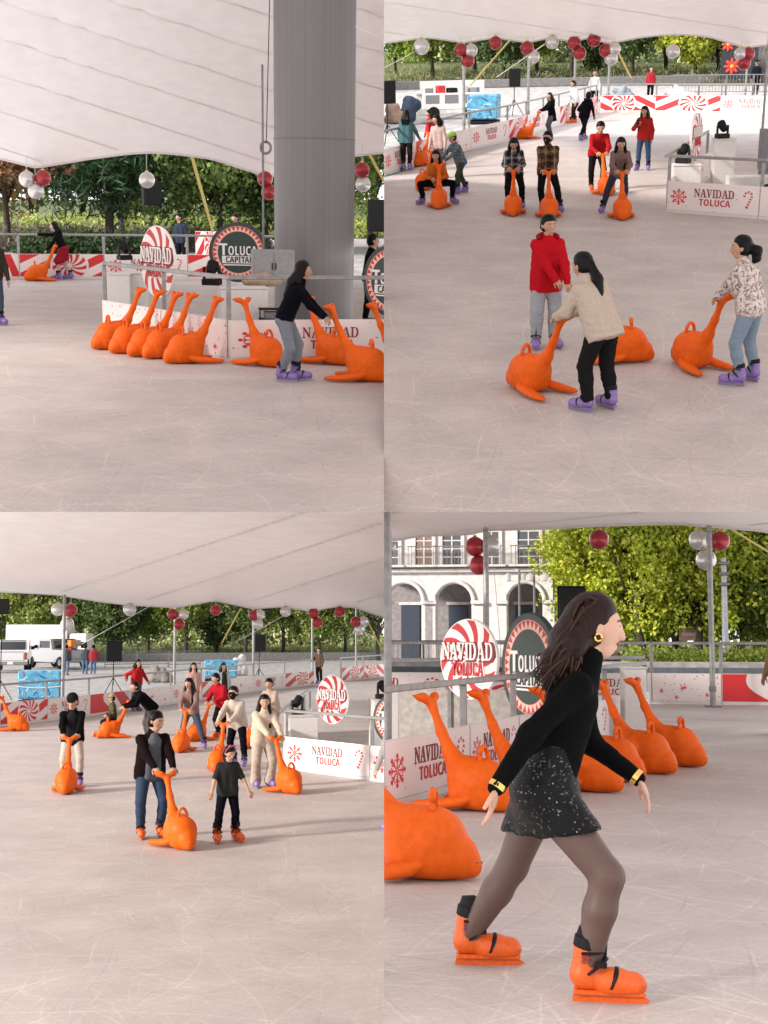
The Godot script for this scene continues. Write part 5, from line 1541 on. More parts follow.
	person("guard in black uniform at the right edge behind the crowd barriers", G(755, 95), -20, {"h": 1.75, "top": Color(0.02, 0.024, 0.035), "pants": Color(0.02, 0.02, 0.03), "style": "short", "skates": "", "cap": Color(0.02, 0.02, 0.03), "cell": 0.026})
	person("man in white shirt standing at the far corner of the boards", G(594, 109), -5, {"h": 1.68, "top": Color(0.66, 0.65, 0.66), "pants": dk, "style": "short", "cell": 0.024})
	person("skater in white sweater and black trousers leaning left", G(573, 123), -55, {"h": 1.64, "lean": 14, "hip": Vector3(0, -0.03, -0.12), "feet": [[0.05, 0.18, 0], [-0.08, -0.12, 0]], "top": Color(0.64, 0.63, 0.64), "pants": dk, "style": "bun", "skates": "orange", "cell": 0.024})
	person("skater in black hooded jacket striding with back to us", G(583, 140), 150, {"h": 1.68, "lean": 26, "hip": Vector3(0, -0.09, 0.05), "feet": [[0.05, 0.22, 0], [-0.14, -0.38, 0]], "hands": [Vector3(0.2, 0.9, 0.35), Vector3(-0.3, 0.8, 0.2)], "top": Color(0.014, 0.014, 0.016), "hem": 0.12, "pants": Color(0.02, 0.02, 0.022), "style": "short", "hood": Color(0.014, 0.014, 0.016), "cell": 0.024, "skates": "purple"})
	push("orange dolphin aid held by the girl in the black coat", "girl in long black coat beside the curving boards", 526, 139, -70, {"h": 1.55, "lean": 10, "top": Color(0.012, 0.012, 0.014), "hem": 0.24, "pants": Color(0.09, 0.1, 0.12), "hair_len": 0.2, "head": [40, 0], "cell": 0.024}, 0.85)
	person("woman in red sweater and blue jeans looking at a phone", G(643, 170), -15, {"h": 1.64, "lean": 4, "feet": [[0.14, 0.0, 10], [-0.16, 0.05, -12]], "hands": [null, Vector3(-0.14, 1.24, 0.26)], "top": Color(0.34, 0.022, 0.016), "hem": 0.10, "bulk": 0.022, "pants": Color(0.045, 0.085, 0.15), "pants_mat": M.denim, "hair_len": 0.26, "hair": Color(0.03, 0.016, 0.011), "head": [-10, 14]})
	var ph := thing("phone", "dark phone in the hand of the woman in the red sweater", "phone", pose(G(643, 170) + Vector3(-0.20, 1.30, 0.27), -15))
	part(ph, "case", Shape.new().box(Vector3.ZERO, Vector3(0.075, 0.15, 0.009), Basis(Vector3.RIGHT, -0.5), 0.003).mesh(), M.black)
	part(ph, "screen", Shape.new().box(Vector3(0, 0.002, -0.005), Vector3(0.068, 0.138, 0.003), Basis(Vector3.RIGHT, -0.5)).mesh(), M.grey_case)
	# left group
	person("woman in teal sweater with back to us by the boards", G(407, 171), 172, {"h": 1.62, "lean": 3, "hands": [null, Vector3(-0.3, 0.9, 0.3)], "top": Color(0.06, 0.13, 0.15), "hem": 0.12, "bulk": 0.02, "pants": Color(0.025, 0.027, 0.03), "hair_len": 0.16, "faceless": true})
	person("child in red jacket stretching an arm to the teal woman", G(431, 158), -60, {"h": 1.38, "lean": 6, "hands": [Vector3(0.1, 1.08, 0.5), null], "top": Color(0.42, 0.02, 0.03), "pants": dk, "style": "short"})
	dolphin(421, 166, -25, "orange dolphin aid between the teal woman and the red child")
	person("woman in pale pink top behind the green cap child", G(440, 178), -20, {"h": 1.62, "lean": 12, "top": Color(0.46, 0.34, 0.31), "pants": Color(0.05, 0.06, 0.09), "style": "long", "hair_len": 0.12, "head": [-30, 10]})
	dolphin(424, 190, -20, "orange dolphin aid behind the sitting woman in orange")
	person("child in green cap and blue yellow camouflage jacket pushing", G(458, 194), -50, {"h": 1.50, "lean": 24, "hip": Vector3(0, -0.05, -0.08), "feet": [[0.10, 0.12, 0], [-0.10, -0.26, 0]], "hands": [Vector3(0.1, 0.85, 0.45), Vector3(-0.14, 0.85, 0.45)], "top": Color.WHITE, "top_mat": M.bright_camo, "pants": Color(0.05, 0.06, 0.04), "style": "short", "cap": Color(0.30, 0.52, 0.10)})
	dolphin(439, 208, 4, "orange dolphin aid ridden by the woman in the orange top")
	person("woman in orange top sitting astride an orange aid", G(437, 203), 4, {"h": 1.62, "lean": 22, "hip": Vector3(0, -0.42, 0.0), "feet": [[0.40, 0.22, 40], [-0.36, 0.20, -40]], "hands": [Vector3(0.10, 0.60, 0.34), Vector3(-0.10, 0.60, 0.34)], "top": Color(0.55, 0.14, 0.02), "hem": 0.02, "pants": Color(0.014, 0.014, 0.016), "style": "side", "hair_len": 0.2, "head": [-12, 6]})
	push("orange dolphin aid under the woman in grey plaid", "woman in grey plaid overshirt leaning on an aid, face down", 513, 215, 2, {"h": 1.64, "top": Color.WHITE, "top_mat": M.plaid_grey, "hem": 0.16, "bulk": 0.026, "flare": 0.03, "pants": dk, "style": "side", "hair_len": 0.2, "head": [0, 20], "feet": [[0.20, -0.1, 8], [-0.12, 0.1, -8]], "hair": Color(0.035, 0.018, 0.012)})
	push("orange dolphin aid under the man in brown plaid", "man in brown plaid shirt with dark neck scarf leaning on an aid", 549, 218, 4, {"h": 1.74, "wide": 1.12, "lean": 20, "top": Color.WHITE, "top_mat": M.plaid_brown, "hem": 0.14, "bulk": 0.024, "pants": dk, "style": "short", "mask": Color(0.02, 0.02, 0.022), "feet": [[0.30, 0.05, 12], [-0.10, -0.1, -8]], "head": [-25, 0]})
	push("orange dolphin aid under the man in red", "man in red sweater and black trousers bending over an aid", 606, 195, 12, {"h": 1.72, "wide": 1.12, "lean": 30, "top": Color(0.36, 0.012, 0.018), "hem": 0.12, "bulk": 0.02, "pants": dk, "style": "short", "skates": "orange", "head": [-8, 14]})
	push("orange dolphin aid under the woman in mauve", "woman in mauve sweater with very long dark hair leaning on an aid", 622, 219, 2, {"h": 1.64, "lean": 26, "top": Color(0.20, 0.13, 0.115), "hem": 0.12, "bulk": 0.022, "pants": Color(0.035, 0.045, 0.06), "style": "side", "hair_len": 0.3, "head": [0, 12], "feet": [[0.10, 0.05, 8], [-0.34, -0.06, -20]], "shift": -0.02})
	# the three near women
	person("smiling woman in bright red hoodie and light jeans", G(545, 347), 14, {"h": 1.62, "lean": 6, "hands": [Vector3(0.20, 0.86, 0.34), Vector3(0.06, 0.92, 0.30)], "top": Color(0.46, 0.008, 0.018), "hem": 0.17, "bulk": 0.030, "fold": 0.011, "pants": Color(0.36, 0.38, 0.41), "pants_mat": M.denim, "pants_bulk": 0.026, "style": "bun", "head": [12, 2], "smile": true, "hood": Color(0.42, 0.008, 0.016), "cell": 0.014, "feet": [[0.13, 0.03, 12], [-0.13, 0.04, -14]]})
	dolphin(624, 361, 86, "orange dolphin aid half hidden behind the cream jacket")
	push("orange dolphin aid gripped by the woman in the cream jacket", "woman in cream jacket with long black ponytail, seen from behind", 530, 391, -134, {"h": 1.68, "lean": 27, "hip": Vector3(0, -0.03, -0.10), "top": Color(0.50, 0.41, 0.335), "hem": 0.13, "bulk": 0.036, "fold": 0.013, "wide": 1.05, "pants": Color(0.022, 0.022, 0.025), "pants_bulk": 0.02, "style": "pony", "hair_len": 0.30, "head": [10, 6], "collar_up": 0.03, "cell": 0.013, "feet": [[0.16, 0.0, 10], [-0.12, -0.10, -6]], "fall": Vector3(0, -1, -0.25)}, 0.98)
	push("orange dolphin aid gripped by the woman in the flowered sweater", "woman in white flowered sweater and light blue jeans gripping an aid", 692, 367, -146, {"h": 1.64, "lean": 14, "hip": Vector3(0, -0.03, -0.04), "turn": 26, "top": Color.WHITE, "top_mat": M.floral, "hem": 0.02, "bulk": 0.030, "fold": 0.008, "pants": Color(0.22, 0.29, 0.37), "pants_mat": M.denim, "style": "pony", "hair_len": 0.10, "head": [30, 0], "shirt": Color(0.50, 0.33, 0.28), "cell": 0.013, "feet": [[0.14, 0.04, 10], [-0.16, -0.02, -14]], "aid": 1.0}, 0.90)


# ---- stage 3: the crowd with the trucks behind ---------------------------------------------------------------------------------------
func pickup(label: String, at: Transform3D, col: Color, key: String, laden := false) -> void:
	# a pickup seen from behind: +z is its rear
	var o := thing("pickup_truck", label, "truck", at, "pickup trucks parked beyond the rink")
	var paint := grain(key, col, 0.25, 0.06, 0.5)
	paint.clearcoat_enabled = true; paint.clearcoat = 0.5
	var prof := PackedVector2Array([Vector2(-2.75, 0.45), Vector2(-2.8, 0.95), Vector2(-2.7, 1.15), Vector2(-1.5, 1.22), Vector2(-1.0, 1.82), Vector2(-0.7, 1.9), Vector2(0.55, 1.9), Vector2(0.78, 1.22), Vector2(2.7, 1.2), Vector2(2.72, 0.5), Vector2(2.2, 0.42), Vector2(-2.3, 0.42)])
	var side := Transform3D(Basis(Vector3(0, 0, 1), Vector3.UP, Vector3(-1, 0, 0)), Vector3.ZERO)
	part(o, "body", Shape.new().prism(prof, -0.96, 0.96, side).mesh(), paint)
	part(o, "bed", Shape.new().box(Vector3(0, 1.205, 1.7), Vector3(1.6, 0.012, 1.8)).mesh(), M.rubber)
	var glass := mat("dark_glass", Color(0.03, 0.035, 0.04), 0.08)
	var rw := part(o, "rear_window", Shape.new().box(Vector3(0, 1.56, 0.70), Vector3(1.5, 0.5, 0.03), Basis(Vector3.RIGHT, -0.32), 0.02).mesh(), glass)
	part(rw, "frame", Shape.new().box(Vector3(0, 1.86, 0.58), Vector3(1.5, 0.04, 0.04)).mesh(), M.rubber)
	for s in [-1.0, 1.0]:
		part(o, "side_window", Shape.new().box(Vector3(s * 0.962, 1.55, -0.1), Vector3(0.012, 0.45, 1.2), Basis(), 0.004).mesh(), glass)
		part(o, "tail_light", Shape.new().box(Vector3(s * 0.87, 0.98, 2.73), Vector3(0.14, 0.4, 0.04), Basis(), 0.01).mesh(), mat("tail_red", Color(0.35, 0.02, 0.02), 0.25))
		part(o, "mirror", Shape.new().box(Vector3(s * 1.1, 1.4, -0.95), Vector3(0.22, 0.22, 0.1), Basis(), 0.02).mesh(), M.rubber)
		for z in [-1.75, 1.7]:
			var w := part(o, "wheel", Shape.new().lathe([Vector2(0.2, -0.13), Vector2(0.36, -0.13), Vector2(0.4, -0.08), Vector2(0.4, 0.08), Vector2(0.36, 0.13), Vector2(0.2, 0.13)], 24, Transform3D(Basis(Vector3.BACK, PI / 2), Vector3(s * 0.88, 0.4, z))).mesh(), M.rubber)
			part(w, "rim", Shape.new().lathe([Vector2(0, -0.11), Vector2(0.21, -0.12), Vector2(0.21, 0.12), Vector2(0, 0.11)], 20, Transform3D(Basis(Vector3.BACK, PI / 2), Vector3(s * 0.88, 0.4, z))).mesh(), M.blade)
	part(o, "tailgate", Shape.new().box(Vector3(0, 0.95, 2.735), Vector3(1.5, 0.46, 0.03), Basis(), 0.01).mesh(), paint)
	part(o, "bumper", Shape.new().box(Vector3(0, 0.55, 2.82), Vector3(1.9, 0.2, 0.18), Basis(), 0.03).mesh(), M.steel)
	part(o, "number_plate", Shape.new().box(Vector3(0, 0.57, 2.915), Vector3(0.32, 0.15, 0.01)).mesh(), M.white_print)
	if laden:
		var r := RandomNumberGenerator.new(); r.seed = 4
		for k in 9: part(o, "load_box", Shape.new().box(Vector3(r.randf_range(-0.6, 0.6), 1.4 + 0.12 * (k % 3), 1.0 + 0.17 * k), Vector3(0.45, 0.4, 0.35), Basis(Vector3.UP, r.randf()), 0.02).mesh(), [M.grey_case, M.red_print, M.rubber, mat("load_orange", Color(0.6, 0.18, 0.03), 0.7), M.white_case][k % 5])


func pole_to(label: String, px: float, base: float, top: float) -> void:
	var g := G(px, base)
	pole(label, px, base, D(px, top, -g.z).y, 0.055)


func stage_crowd() -> void:
	ground("ice_rink", [G(-160, 1150), G(480, 1150), G(480, 665), G(384, 676), G(314, 685), G(254, 692), G(90, 716), G(0, 727), G(-160, 752)], 0.0, M.ice)
	ground("pavement", [G(-160, 753), G(0, 728), G(254, 693), G(384, 677), G(480, 666), G(480, 651), G(-160, 651)], -0.03, M.concrete)
	ground("lawn", [G(-200, 652), G(500, 652), G(500, 637), G(-200, 637)], 0.0, grain("lawn", Color(0.16, 0.20, 0.05), 0.95, 0.5, 0.3))
	canopy("white tent roof with slanting seams above the crowd of skaters", [[-30, 588], [0, 591], [57, 594, 1], [100, 601], [140, 605], [175, 607, 1], [215, 600], [253, 608, 1], [285, 606], [311, 611, 1], [335, 606], [356, 607, 1], [384, 617], [470, 628]], 500.0, 46.0, 15.0, -0.33, 36.0, 0.16)
	fence("long white and red boards receding behind the crowd", [G(-30, 731), G(0, 727), G(90, 716), G(172, 704), G(254, 692), G(314, 685)], [4, 0, 2, 4, 3, 2, 0, 3, 2, 0], 0.62, 1.2, 2.8)
	fence("short far boards right of the open gate", [G(342, 682), G(384, 677), G(470, 667)], [0, 1, 2, 0], 0.66, 1.2, 2.8)
	# booth
	booth("white lettered booth barrier beside the cream puffer woman", G(284, 769), G(470, 794), G(312, 733), [3, 3, 3, 3, 2, 2])
	pedestal("white box behind the lettered booth board", pose(G(301, 758), 6), 0.66, 0.92, 0.5)
	pedestal("tall white box at the right edge of the booth", pose(G(384, 752), 6), 0.6, 1.2, 0.5)
	stage_light("black stage light on the white box beside the puffer woman", pose(G(297, 757) + Vector3(0, 0.945, 0), -40), 0.9)
	stage_light("black stage light at the right edge of the booth", pose(G(383, 752) + Vector3(0, 1.225, 0), 20), 0.9)
	mint_sign("peppermint swirl sign standing over the booth rail", pose(G(333, 752) + Vector3(0, 1.20, -0.1), -56), 1.12)
	city_sign("dark round city sign cut by the edge behind the booth rail", pose(G(394, 770) + Vector3(0, 1.02, 0.0), -45), 1.0)
	# poles and balls
	for e in [[62, 719, 595, "tent pole with silver balls beside the capped man"], [174, 703, 607, "tent pole behind the leather jacket man"], [253, 691, 608, "tent pole beside the black speaker"], [312, 684, 610, "tent pole near the gate onlooker"], [356, 679, 608, "tent pole at the far short boards"]]: pole_to(e[3], e[0], e[1], e[2])
	for e in [[57.8, 609.5, false, "silver ball, upper by the first pole"], [70.8, 610.3, true, "red ball beside the first pole"], [67.2, 624, false, "silver ball, lower by the first pole"], [129.7, 609.5, false, "lone silver ball between the first two poles"], [172.7, 614.2, true, "red ball, upper on the second pole"], [183, 614.7, false, "silver ball on the second pole"], [179.2, 624.4, true, "red ball, lower on the second pole"],
		[215.8, 610.3, true, "single red ball between second and third poles"], [253.8, 615.5, true, "red ball on the third pole"], [259.5, 614.7, false, "silver ball, upper on the third pole"], [257.7, 623.9, false, "silver ball, lower on the third pole"], [285.6, 611.4, false, "lone silver ball between third and fourth poles"], [313.4, 613.4, true, "red ball, upper on the fourth pole"], [317.3, 622.6, true, "red ball, lower on the fourth pole"],
		[339.7, 611.6, true, "single red ball between fourth and fifth poles"], [355.9, 621.8, true, "red ball on the fifth pole"], [363.7, 621.8, false, "silver ball, upper on the fifth pole"], [360, 629.6, false, "silver ball, lower on the fifth pole"]]:
		ball(e[3], e[0], e[1], 45.0, 6.4 if e[0] < 140 else 5.5, e[2])
	strap("pale strap from the capped man up to the lone silver ball", D(82, 644, 47), D(150, 606, 46), 0.05, "rope")
	strap("pale strap crossing the third pole", D(240, 640, 47), D(285, 615, 46), 0.05, "rope")
	strap("yellow strap slanting at the right edge", D(366, 618, 46), D(382, 650, 48), 0.05)
	strap("yellow strap left of the third pole", D(241, 608, 46), D(222, 643, 50), 0.05)
	speaker("black loudspeaker on a tripod above the child rider", 113, 696, 0.62, 0.85, 2.25, 8)
	speaker("dark loudspeaker hung beside the third pole", 259, 684, 0.55, 0.8, 2.4, 8)
	speaker("dark loudspeaker at the left edge under the canopy", 0, 700, 0.5, 0.6, 3.9, 8)
	wrapped_cube("blue wrapped crate behind the boards by the capped man", pose(G(41, 703), -4), 1.55, 1.15, 1.0)
	wrapped_cube("far blue wrapped crate behind the red sweater man", pose(G(221, 681), -4), 1.65, 1.0, 1.0)
	# trucks and people beyond
	pickup("white pickup truck parked at the left edge, rear towards us", pose(G(13, 671), 4), Color(0.70, 0.70, 0.71), "white_paint")
	pickup("silver pickup truck with a loaded bed beside the white one", pose(G(58, 668), 38), Color(0.33, 0.34, 0.36), "silver_paint", true)
	var bt := thing("box_truck", "pale box truck behind the two pickups", "truck", pose(G(40, 662), 80))
	part(bt, "box", Shape.new().box(Vector3(0, 1.75, 0), Vector3(2.2, 2.1, 4.6), Basis(), 0.03).mesh(), M.white_case)
	part(bt, "cab", Shape.new().box(Vector3(0, 1.3, 3.1), Vector3(2.0, 1.7, 1.4), Basis(), 0.12).mesh(), M.white_case)
	part(bt, "chassis", Shape.new().box(Vector3(0, 0.6, 0.4), Vector3(1.9, 0.2, 5.6)).mesh(), M.rubber)
	for z in [-1.3, 2.9]:
		for s in [-0.9, 0.9]: part(bt, "wheel", Shape.new().lathe([Vector2(0, -0.12), Vector2(0.4, -0.12), Vector2(0.4, 0.12), Vector2(0, 0.12)], 18, Transform3D(Basis(Vector3.BACK, PI / 2), Vector3(s, 0.4, z))).mesh(), M.rubber)
	var sb := thing("white_hoarding", "white hoarding on a post above the silver pickup", "hoarding", pose(G(42, 659), 0))
	part(sb, "panel", Shape.new().box(Vector3(0, 3.9, 0), Vector3(1.7, 1.35, 0.08), Basis(), 0.02).mesh(), M.white_board)
	part(sb, "post", Shape.new().bar(Vector3(0, 0, -0.08), Vector3(0, 4.4, -0.08), 0.12, 0.06).mesh(), M.dull_steel)
	person("onlooker in dark top and jeans beside the silver pickup", G(66, 675), 160, {"h": 1.7, "top": Color(0.05, 0.055, 0.07), "pants": Color(0.12, 0.18, 0.28), "style": "short", "skates": "", "cell": 0.03, "faceless": true})
	person("onlooker in grey top standing in the middle of the three", G(85, 674), 170, {"h": 1.7, "top": Color(0.06, 0.075, 0.09), "pants": Color(0.10, 0.15, 0.24), "style": "short", "skates": "", "cell": 0.03, "faceless": true})
	person("onlooker in red shirt and jeans behind the boards", G(93, 674), 190, {"h": 1.66, "top": Color(0.38, 0.04, 0.05), "pants": Color(0.12, 0.17, 0.26), "style": "short", "skates": "", "cell": 0.03, "faceless": true})
	single("planter_wall", "long low grey planter wall behind the crowd", "wall", Shape.new().box(Vector3(0, 0.3, 0), Vector3(46, 0.6, 0.5), Basis(), 0.02).mesh(), M.dull_steel, pose(G(300, 660), 0))
	for k in 3: crowd_barrier(["crowd barrier nearest the onlooker in red", "crowd barrier in the middle behind the pink coat", "crowd barrier nearest the blue far crate"][k], G(105 + 32.0 * k, 668), G(136 + 32.0 * k, 667))
	bundle("grey tarp bundle behind the pink coat woman", pose(G(160, 682)), Vector3(1.6, 0.9, 0.8), Color(0.25, 0.22, 0.2), 12)
	bundle("white tarp bundle right of the far blue crate", pose(G(240, 675)), Vector3(1.4, 1.2, 0.8), Color(0.62, 0.6, 0.58), 13)
	var tl := [[-4, "olive tree at the left edge behind the white pickup", 0.12, 0.15, 0.045], [35, "pale green tree behind the hoarding", 0.17, 0.2, 0.06], [80, "green tree behind the onlookers", 0.10, 0.14, 0.035], [118, "dark tree behind the tripod speaker", 0.06, 0.09, 0.03], [148, "mid green tree left of the second pole", 0.09, 0.125, 0.03], [186, "bright green tree behind the second pole", 0.13, 0.17, 0.035],
		[216, "dark tree left of the third pole", 0.05, 0.08, 0.03], [246, "dark green tree behind the third pole", 0.07, 0.10, 0.03], [283, "broad bright tree between third and fourth poles", 0.16, 0.20, 0.04], [318, "olive tree behind the fourth pole", 0.12, 0.15, 0.04], [345, "pale tree behind the short far boards", 0.15, 0.18, 0.05], [378, "dark tree at the right edge", 0.06, 0.085, 0.03]]
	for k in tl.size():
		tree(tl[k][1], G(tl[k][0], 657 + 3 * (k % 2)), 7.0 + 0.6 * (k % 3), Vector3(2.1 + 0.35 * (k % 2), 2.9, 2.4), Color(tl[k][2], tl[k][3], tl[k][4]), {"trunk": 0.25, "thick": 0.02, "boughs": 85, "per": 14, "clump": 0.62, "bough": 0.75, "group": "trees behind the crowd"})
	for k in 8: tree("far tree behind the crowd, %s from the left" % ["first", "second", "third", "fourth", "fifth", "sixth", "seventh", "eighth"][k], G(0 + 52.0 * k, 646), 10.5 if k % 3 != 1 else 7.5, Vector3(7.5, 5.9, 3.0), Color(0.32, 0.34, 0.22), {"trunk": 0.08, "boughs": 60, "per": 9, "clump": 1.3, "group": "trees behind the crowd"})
	bank("ground_cover", "grey green ground cover below the trees behind the crowd", "planting", G(-30, 657), G(384, 657), 18.0, 0.6, Color(0.20, 0.21, 0.11), 2600, 0.6, 1)
	# skaters, far to near
	var dk := Color(0.016, 0.016, 0.018)
	person("onlooker in brown top and black trousers at the far gate", G(319, 684), -40, {"h": 1.66, "top": Color(0.10, 0.065, 0.045), "pants": dk, "style": "short", "cell": 0.024, "hands": [null, Vector3(-0.25, 1.1, 0.3)]})
	person("woman in pink coat and dark trousers behind the red sweater man", G(193, 716), 8, {"h": 1.62, "lean": 4, "top": Color(0.48, 0.28, 0.25), "hem": 0.24, "bulk": 0.024, "pants": dk, "style": "long", "hair_len": 0.12, "feet": [[0.12, 0.06, 8], [-0.1, -0.06, -8]], "hair": Color(0.03, 0.015, 0.01)})
	person("woman in black and white top standing behind the masked woman", G(223, 713), 20, {"h": 1.56, "top": Color(0.42, 0.42, 0.43), "shirt": Color(0.03, 0.03, 0.03), "pants": dk, "style": "long", "hair_len": 0.12})
	person("woman in red poncho and purple skates behind the bending woman", G(136, 711), 30, {"h": 1.66, "lean": 10, "top": Color(0.42, 0.02, 0.025), "hem": 0.02, "bulk": 0.03, "flare": 0.05, "hands": [Vector3(0.42, 1.0, 0.0), Vector3(-0.42, 1.1, 0.1)], "pants": Color(0.05, 0.08, 0.13), "style": "long", "hair_len": 0.1})
	dolphin(17, 731, 70, "orange dolphin aid alone before the boards at the left edge")
	dolphin(110, 738, -72, "orange dolphin aid ridden by the child in camouflage")
	person("child in camouflage jacket and knit cap riding an aid", G(112, 737), -72, {"h": 1.20, "lean": 4, "hip": Vector3(0, -0.17, -0.02), "feet": [[0.26, 0.26, 10], [-0.26, 0.26, -10]], "hands": [Vector3(0.08, 0.58, 0.16), Vector3(-0.08, 0.58, 0.16)], "top": Color.WHITE, "top_mat": M.camo, "hem": 0.0, "pants": Color(0.03, 0.03, 0.035), "style": "short", "cap": Color(0.35, 0.25, 0.14), "cell": 0.017, "skates": "orange"})
	person("woman in black jacket bending over the child's aid", G(147, 743), -68, {"h": 1.66, "lean": 46, "hip": Vector3(0, -0.04, -0.10), "hands": [Vector3(0.10, 0.92, 0.62), Vector3(-0.08, 0.92, 0.62)], "top": Color(0.013, 0.013, 0.015), "hem": 0.10, "bulk": 0.026, "pants": Color(0.10, 0.09, 0.09), "style": "bun", "head": [10, -10]})
	push("orange dolphin aid pushed by the man in the red sweater", "man in red sweater pushing an aid beside the masked woman", 197, 741, -40, {"h": 1.70, "lean": 24, "wide": 1.1, "top": Color(0.38, 0.012, 0.02), "hem": 0.1, "bulk": 0.02, "pants": dk, "style": "short", "skates": "orange", "head": [-15, 8]}, 0.9)
	push("orange dolphin aid mostly hidden behind the leather jacket man", "woman in mauve sweater with very long dark hair and jeans", 181, 752, -12, {"h": 1.66, "lean": 16, "top": Color(0.24, 0.15, 0.135), "hem": 0.06, "bulk": 0.02, "pants": Color(0.06, 0.08, 0.11), "style": "side", "hair_len": 0.28, "head": [-20, 8], "feet": [[0.36, 0.0, 14], [-0.12, 0.05, -8]]}, 0.9)
	push("orange dolphin aid held by the woman in tan behind the masked woman", "woman in tan hooded jacket behind the masked woman", 252, 748, -32, {"h": 1.62, "lean": 20, "top": Color(0.42, 0.32, 0.26), "hem": 0.12, "bulk": 0.026, "pants": Color(0.30, 0.25, 0.21), "style": "bun", "head": [10, 4]}, 0.92)
	push("orange dolphin aid under the masked woman", "woman in beige jacket and black face mask leaning on an aid", 218, 771, -14, {"h": 1.68, "lean": 24, "top": Color(0.47, 0.40, 0.34), "hem": 0.12, "bulk": 0.034, "fold": 0.011, "pants": Color(0.013, 0.013, 0.015), "style": "bun", "mask": Color(0.012, 0.012, 0.013), "head": [-5, 0], "turn": -8, "shift": 0.14, "feet": [[0.22, 0.06, 10], [-0.08, -0.1, -8]], "cell": 0.017})
	push("orange dolphin aid under the capped man, seen head on", "man in black cap and black jacket with beige trousers", 66, 793, 0, {"h": 1.66, "lean": 14, "wide": 1.1, "top": Color(0.012, 0.012, 0.014), "hem": 0.08, "bulk": 0.022, "shirt": Color(0.018, 0.018, 0.02), "pants": Color(0.50, 0.42, 0.36), "style": "short", "cap": Color(0.013, 0.013, 0.014), "head": [-4, 6], "feet": [[0.16, 0.10, 6], [-0.12, -0.05, -8]], "cell": 0.016})
	push("orange dolphin aid under the cream puffer woman", "woman in cream puffer jacket and wide beige trousers", 289, 793, 26, {"h": 1.66, "lean": 10, "top": Color(0.56, 0.46, 0.35), "hem": 0.14, "bulk": 0.036, "fold": 0.013, "fold_freq": 14.0, "pants": Color(0.42, 0.35, 0.29), "pants_bulk": 0.024, "cuff": 0.035, "pants_len": 1.0, "style": "side", "hair_len": 0.22, "head": [-12, 8], "turn": -12, "smile": true, "cell": 0.016}, 0.90)
	push("orange dolphin aid nearest in front, under the leather jacket man", "man in black leather jacket, grey shirt and blue jeans", 180, 848, 24, {"h": 1.74, "lean": 12, "wide": 1.12, "top": Color(0.016, 0.015, 0.015), "hem": 0.12, "bulk": 0.022, "shirt": Color(0.10, 0.11, 0.13), "pants": Color(0.035, 0.055, 0.10), "pants_mat": M.denim, "style": "short", "skates": "orange", "turn": -4, "head": [34, 12], "cell": 0.014, "feet": [[0.13, 0.06, 8], [-0.15, -0.02, -14]]}, 0.98)
	person("small girl in black shirt and trousers with orange skates", G(227, 842), 12, {"h": 1.24, "lean": 2, "top": Color(0.025, 0.025, 0.027), "hem": 0.08, "sleeve": 0.5, "hands": [Vector3(0.30, 0.62, 0.14), Vector3(-0.26, 0.68, 0.16)], "pants": Color(0.014, 0.014, 0.016), "style": "pony", "hair_len": 0.12, "headband": Color(0.45, 0.10, 0.14), "head": [20, 22], "feet": [[0.14, 0.0, 12], [-0.14, 0.02, -12]], "skates": "orange", "cell": 0.013})
	person("person in grey sleeves cut by the right edge", G(397, 832), -60, {"h": 1.70, "lean": 4, "hands": [null, Vector3(-0.28, 0.85, 0.16)], "top": Color(0.30, 0.29, 0.29), "pants": Color(0.05, 0.05, 0.06), "style": "short", "cell": 0.018})


